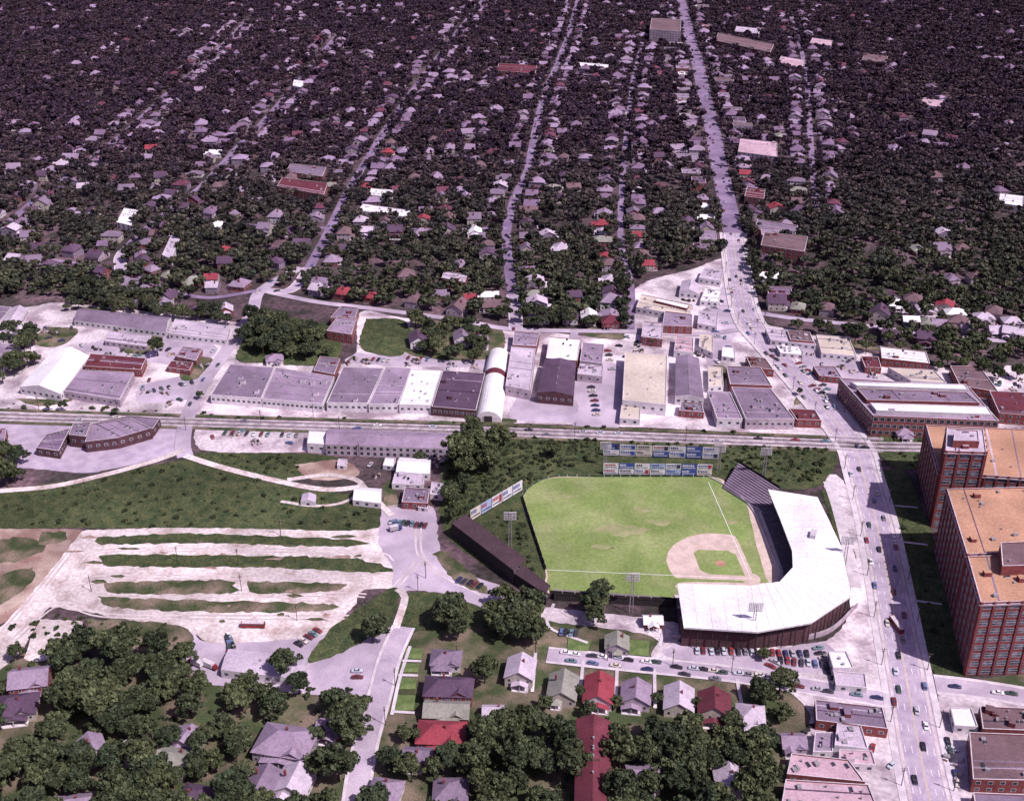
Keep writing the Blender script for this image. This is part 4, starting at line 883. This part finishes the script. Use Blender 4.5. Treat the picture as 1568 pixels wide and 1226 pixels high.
# ------------------------------------------------------------ near trees
for z in [([(80,985),(130,968),(240,980),(305,1005),(320,1060),(320,1095),(200,1105),(70,1100)],9.6,6,8),([(-200,1140),(130,1155),(370,1165),(400,1215),(470,1200),(600,1230),(600,1400),(-200,1400)],10,6,8),([(-150,1020),(0,1040),(50,1120),(-150,1150)],10.5,5.5,7.5),([(60,1095),(330,1100),(400,1100),(380,1170),(60,1150)],11,5,7),
 ([(358,1035),(450,1005),(475,1050),(440,1080),(350,1085)],10.5,5,7),([(485,1060),(562,1055),(565,1110),(540,1190),(480,1180)],10,5.5,7.5),([(590,1105),(630,1115),(640,1226),(575,1260)],10.5,5,7),([(735,1090),(850,1090),(874,1110),(870,1400),(600,1400),(650,1165),(735,1135)],9.6,6,8),
 ([(945,1100),(1060,1105),(1120,1118),(1190,1150),(1190,1400),(945,1400)],9.6,6,8),([(1135,1040),(1195,1035),(1230,1105),(1180,1130),(1135,1105)],9.5,5,7),([(653,930),(712,925),(712,960),(655,960)],8.5,5.5,7.5),([(745,925),(800,905),(830,930),(835,980),(760,978)],8.8,5.5,7.2),
 ([(905,890),(935,892),(935,945),(905,950)],9.5,5,6.5),([(696,655),(765,662),(755,715),(700,725)],9.5,6,8.5),([(678,735),(712,735),(712,785),(688,790)],8.5,4,6),([(372,475),(500,495),(500,540),(400,543),(370,535)],9.5,5,7.2),
 ([(0,505),(60,500),(50,560),(0,575)],10,5,7),([(630,485),(760,492),(755,550),(650,535)],11.5,4.5,6.5),([(790,475),(960,483),(955,500),(800,495)],9,4.5,6.5),([(735,1000),(760,995),(760,1055),(735,1065)],10,4.5,6.5),([(820,1015),(838,1015),(835,1065),(820,1065)],9,3,4.5),([(880,965),(930,970),(930,990),(880,985)],12,3.5,5),
 ([(1200,485),(1330,495),(1450,545),(1568,552),(1568,575),(1400,560),(1240,510)],12,4.5,6.5),([(100,425),(350,480),(350,488),(100,465)],10,4.5,7),([(560,950),(590,945),(590,990),(560,990)],9,5.5,7),([(0,690),(25,690),(25,740),(0,740)],8,6,7),([(0,608),(300,628),(300,634),(0,618)],14,2.5,4)]:
    tree_zone(*z)
for u,v,r in [(240,532,6.5),(848,688,5.5),(887,1062,3),(995,1145,6),(1170,1000,3.5),(20,1000,4),(430,1020,7),(1165,1060,6),(465,505,7),(155,600,3),(1225,600,2.5),(305,605,3),(725,680,9),(750,700,8),(640,700,4),(920,905,6),(1000,520,4),(1005,1068,3),(1070,1080,3.2),(945,1075,3.5),(835,1075,3.5),(1120,1105,5),(300,1170,6),(230,1120,6),(80,1120,7),(340,1110,6),(360,1150,5.5),
 (680,938,8),(790,940,8.5),(812,925,7),(765,950,7.5),(915,925,6.5),(570,965,7),(1060,1120,6),(900,1085,4),(640,1125,3.5),(735,1120,6),(725,1165,7),(545,1085,7),(400,1060,6)]:
    near_tree(u,v,r)
for px in ([(622,992),(648,994),(645,1010),(618,1008)],[(616,1016),(642,1017),(640,1030),(612,1030)],[(612,1038),(638,1040),(636,1056),(608,1056)],[(606,1064),(636,1065),(634,1088),(602,1090)],[(965,980),(995,982),(993,1005),(962,1003)],[(870,978),(905,982),(900,998),(868,996)]):
    patch('garden_lawn',px,M_lawn,smooth=False,jit=.1)
for px in ([(628,990),(612,1040),(600,1095)],[(600,1090),(635,1092)],[(610,1034),(640,1035)],[(616,1012),(645,1013)],[(820,1000),(815,1060)],[(893,1010),(888,1070)],[(945,1018),(943,1080)],[(1002,1025),(1003,1085)],[(1128,1040),(1140,1100)],[(1010,990),(1020,960),(1040,975)],[(848,925),(840,960),(900,985)],[(235,1110),(215,1150),(225,1180)],[(1378,830),(1420,835)],[(1398,920),(1442,926)],[(1370,775),(1405,778)]):
    road('footpath',px,1.6,M_conc,reg=False)
# ============================================================ VEHICLES
cars(1062,997,1240,1003,17,True,.1);cars(1190,1012,1275,1020,8,True,.2);cars(340,664,460,668,11,True,.15);cars(595,800,655,806,9,True,.1)
cars(700,888,738,900,5,True,.1);cars(455,990,490,965,5,True,.1);cars(348,975,352,1005,4,False,.1);cars(350,970,362,1000,4,False,.3);cars(550,1008,545,1060,6,True,.2)
cars(860,1000,1010,1017,11,False,.3);cars(1030,1022,1180,1038,11,False,.3);cars(1200,1050,1350,1070,10,False,.4);cars(850,1010,1000,1026,9,False,.45);cars(1040,1033,1200,1052,10,False,.45)
cars(855,968,885,972,4,True,.1);cars(1250,990,1285,1050,8,True,.25);cars(905,590,915,640,7,True,.2);cars(930,535,938,570,5,True,.2);cars(885,570,925,575,6,True,.2);cars(560,550,600,553,5,True,.2);cars(195,545,230,550,4,True,.2)
cars(230,600,300,585,6,True,.2);cars(610,548,730,556,12,True,.3);cars(1070,500,1105,460,8,True,.2);cars(1220,555,1270,600,8,True,.2);cars(1240,590,1275,615,5,True,.2);cars(1110,500,1120,440,7,True,.2);cars(1290,550,1340,570,7,True,.2)
cars(1450,1130,1470,1220,7,False,.2);cars(1180,545,1230,580,8,False,.2);cars(1160,1040,1190,1010,4,True,.3);cars(1420,575,1560,590,12,True,.3);cars(760,905,830,935,5,True,.4);cars(1430,1048,1560,1066,6,False,.4)
cars(1080,465,1100,520,8,True,.2)
ns=normals(ponce)
for i in range(10,len(ponce)-10):
    if random.random()<(.34 if i<150 else .2):
        o=random.choice((-7.6,-4.6,-1.8,1.8,4.6,7.6)); x,y=ponce[i][0]+ns[i][0]*o,ponce[i][1]+ns[i][1]*o
        d=math.atan2(ns[i][1],ns[i][0])-math.pi/2
        if 660<y<700: continue
        if any(math.hypot(x-c[0],y-c[1])<6.5 for c in seen): continue
        seen.append((x,y)); inst('moving_car' if abs(o)<7 else 'parked_car',random.choice(CARS),x,y,.2,d+(math.pi if o>0 else 0),1.08)
inst('bus',BUS,*P(388,960),.2,-.02);inst('truck',T1,*P(322,1022),.2,-.5);inst('truck',T1,*P(300,1018),.2,2.6);inst('truck',T2,*P(505,600),.2,1.2);inst('truck',T2,*P(606,812),.2,.4);inst('truck',T1,*P(1190,640),.2,0);inst('bus',BUS,*P(1372,960),.2,1.75)
# ============================================================ LIGHT, CAMERA
w=bpy.data.worlds.new('World'); scene.world=w; w.use_nodes=True; t=w.node_tree; t.nodes.clear()
sk=t.nodes.new('ShaderNodeTexSky'); sk.sky_type='NISHITA'; sk.sun_disc=False
sd=Vector((.62,-.42,1.0)).normalized(); el=math.asin(sd.z); az=math.atan2(sd.x,sd.y)
sk.sun_elevation=el; sk.sun_rotation=az; sk.dust_density=2
bg=t.nodes.new('ShaderNodeBackground'); bg.inputs['Strength'].default_value=.08
vm=t.nodes.new('ShaderNodeVectorMath'); vm.operation='MULTIPLY'; vm.inputs[1].default_value=(1.2,.85,1.15)
ou=t.nodes.new('ShaderNodeOutputWorld'); t.links.new(sk.outputs[0],vm.inputs[0]); t.links.new(vm.outputs[0],bg.inputs[0]); t.links.new(bg.outputs[0],ou.inputs[0])
sl=bpy.data.lights.new('sun','SUN'); sl.energy=5.0; sl.angle=math.radians(.5); sl.color=(1,.93,.93)
so=bpy.data.objects.new('sun',sl); so.rotation_euler=sd.to_track_quat('Z','Y').to_euler(); so.location=(200,0,900); scene.collection.objects.link(so)
cd=bpy.data.cameras.new('camera'); cd.sensor_width=36; cd.lens=36*F/1568; cd.clip_end=40000; cd.clip_start=1
co=bpy.data.objects.new('camera',cd); co.location=(0,0,CAMH); co.rotation_euler=(math.pi/2-PITCH,0,0); scene.collection.objects.link(co); scene.camera=co
scene.view_settings.view_transform='Standard'; scene.view_settings.look='None'; scene.view_settings.exposure=0
print('zl',ZL[0])
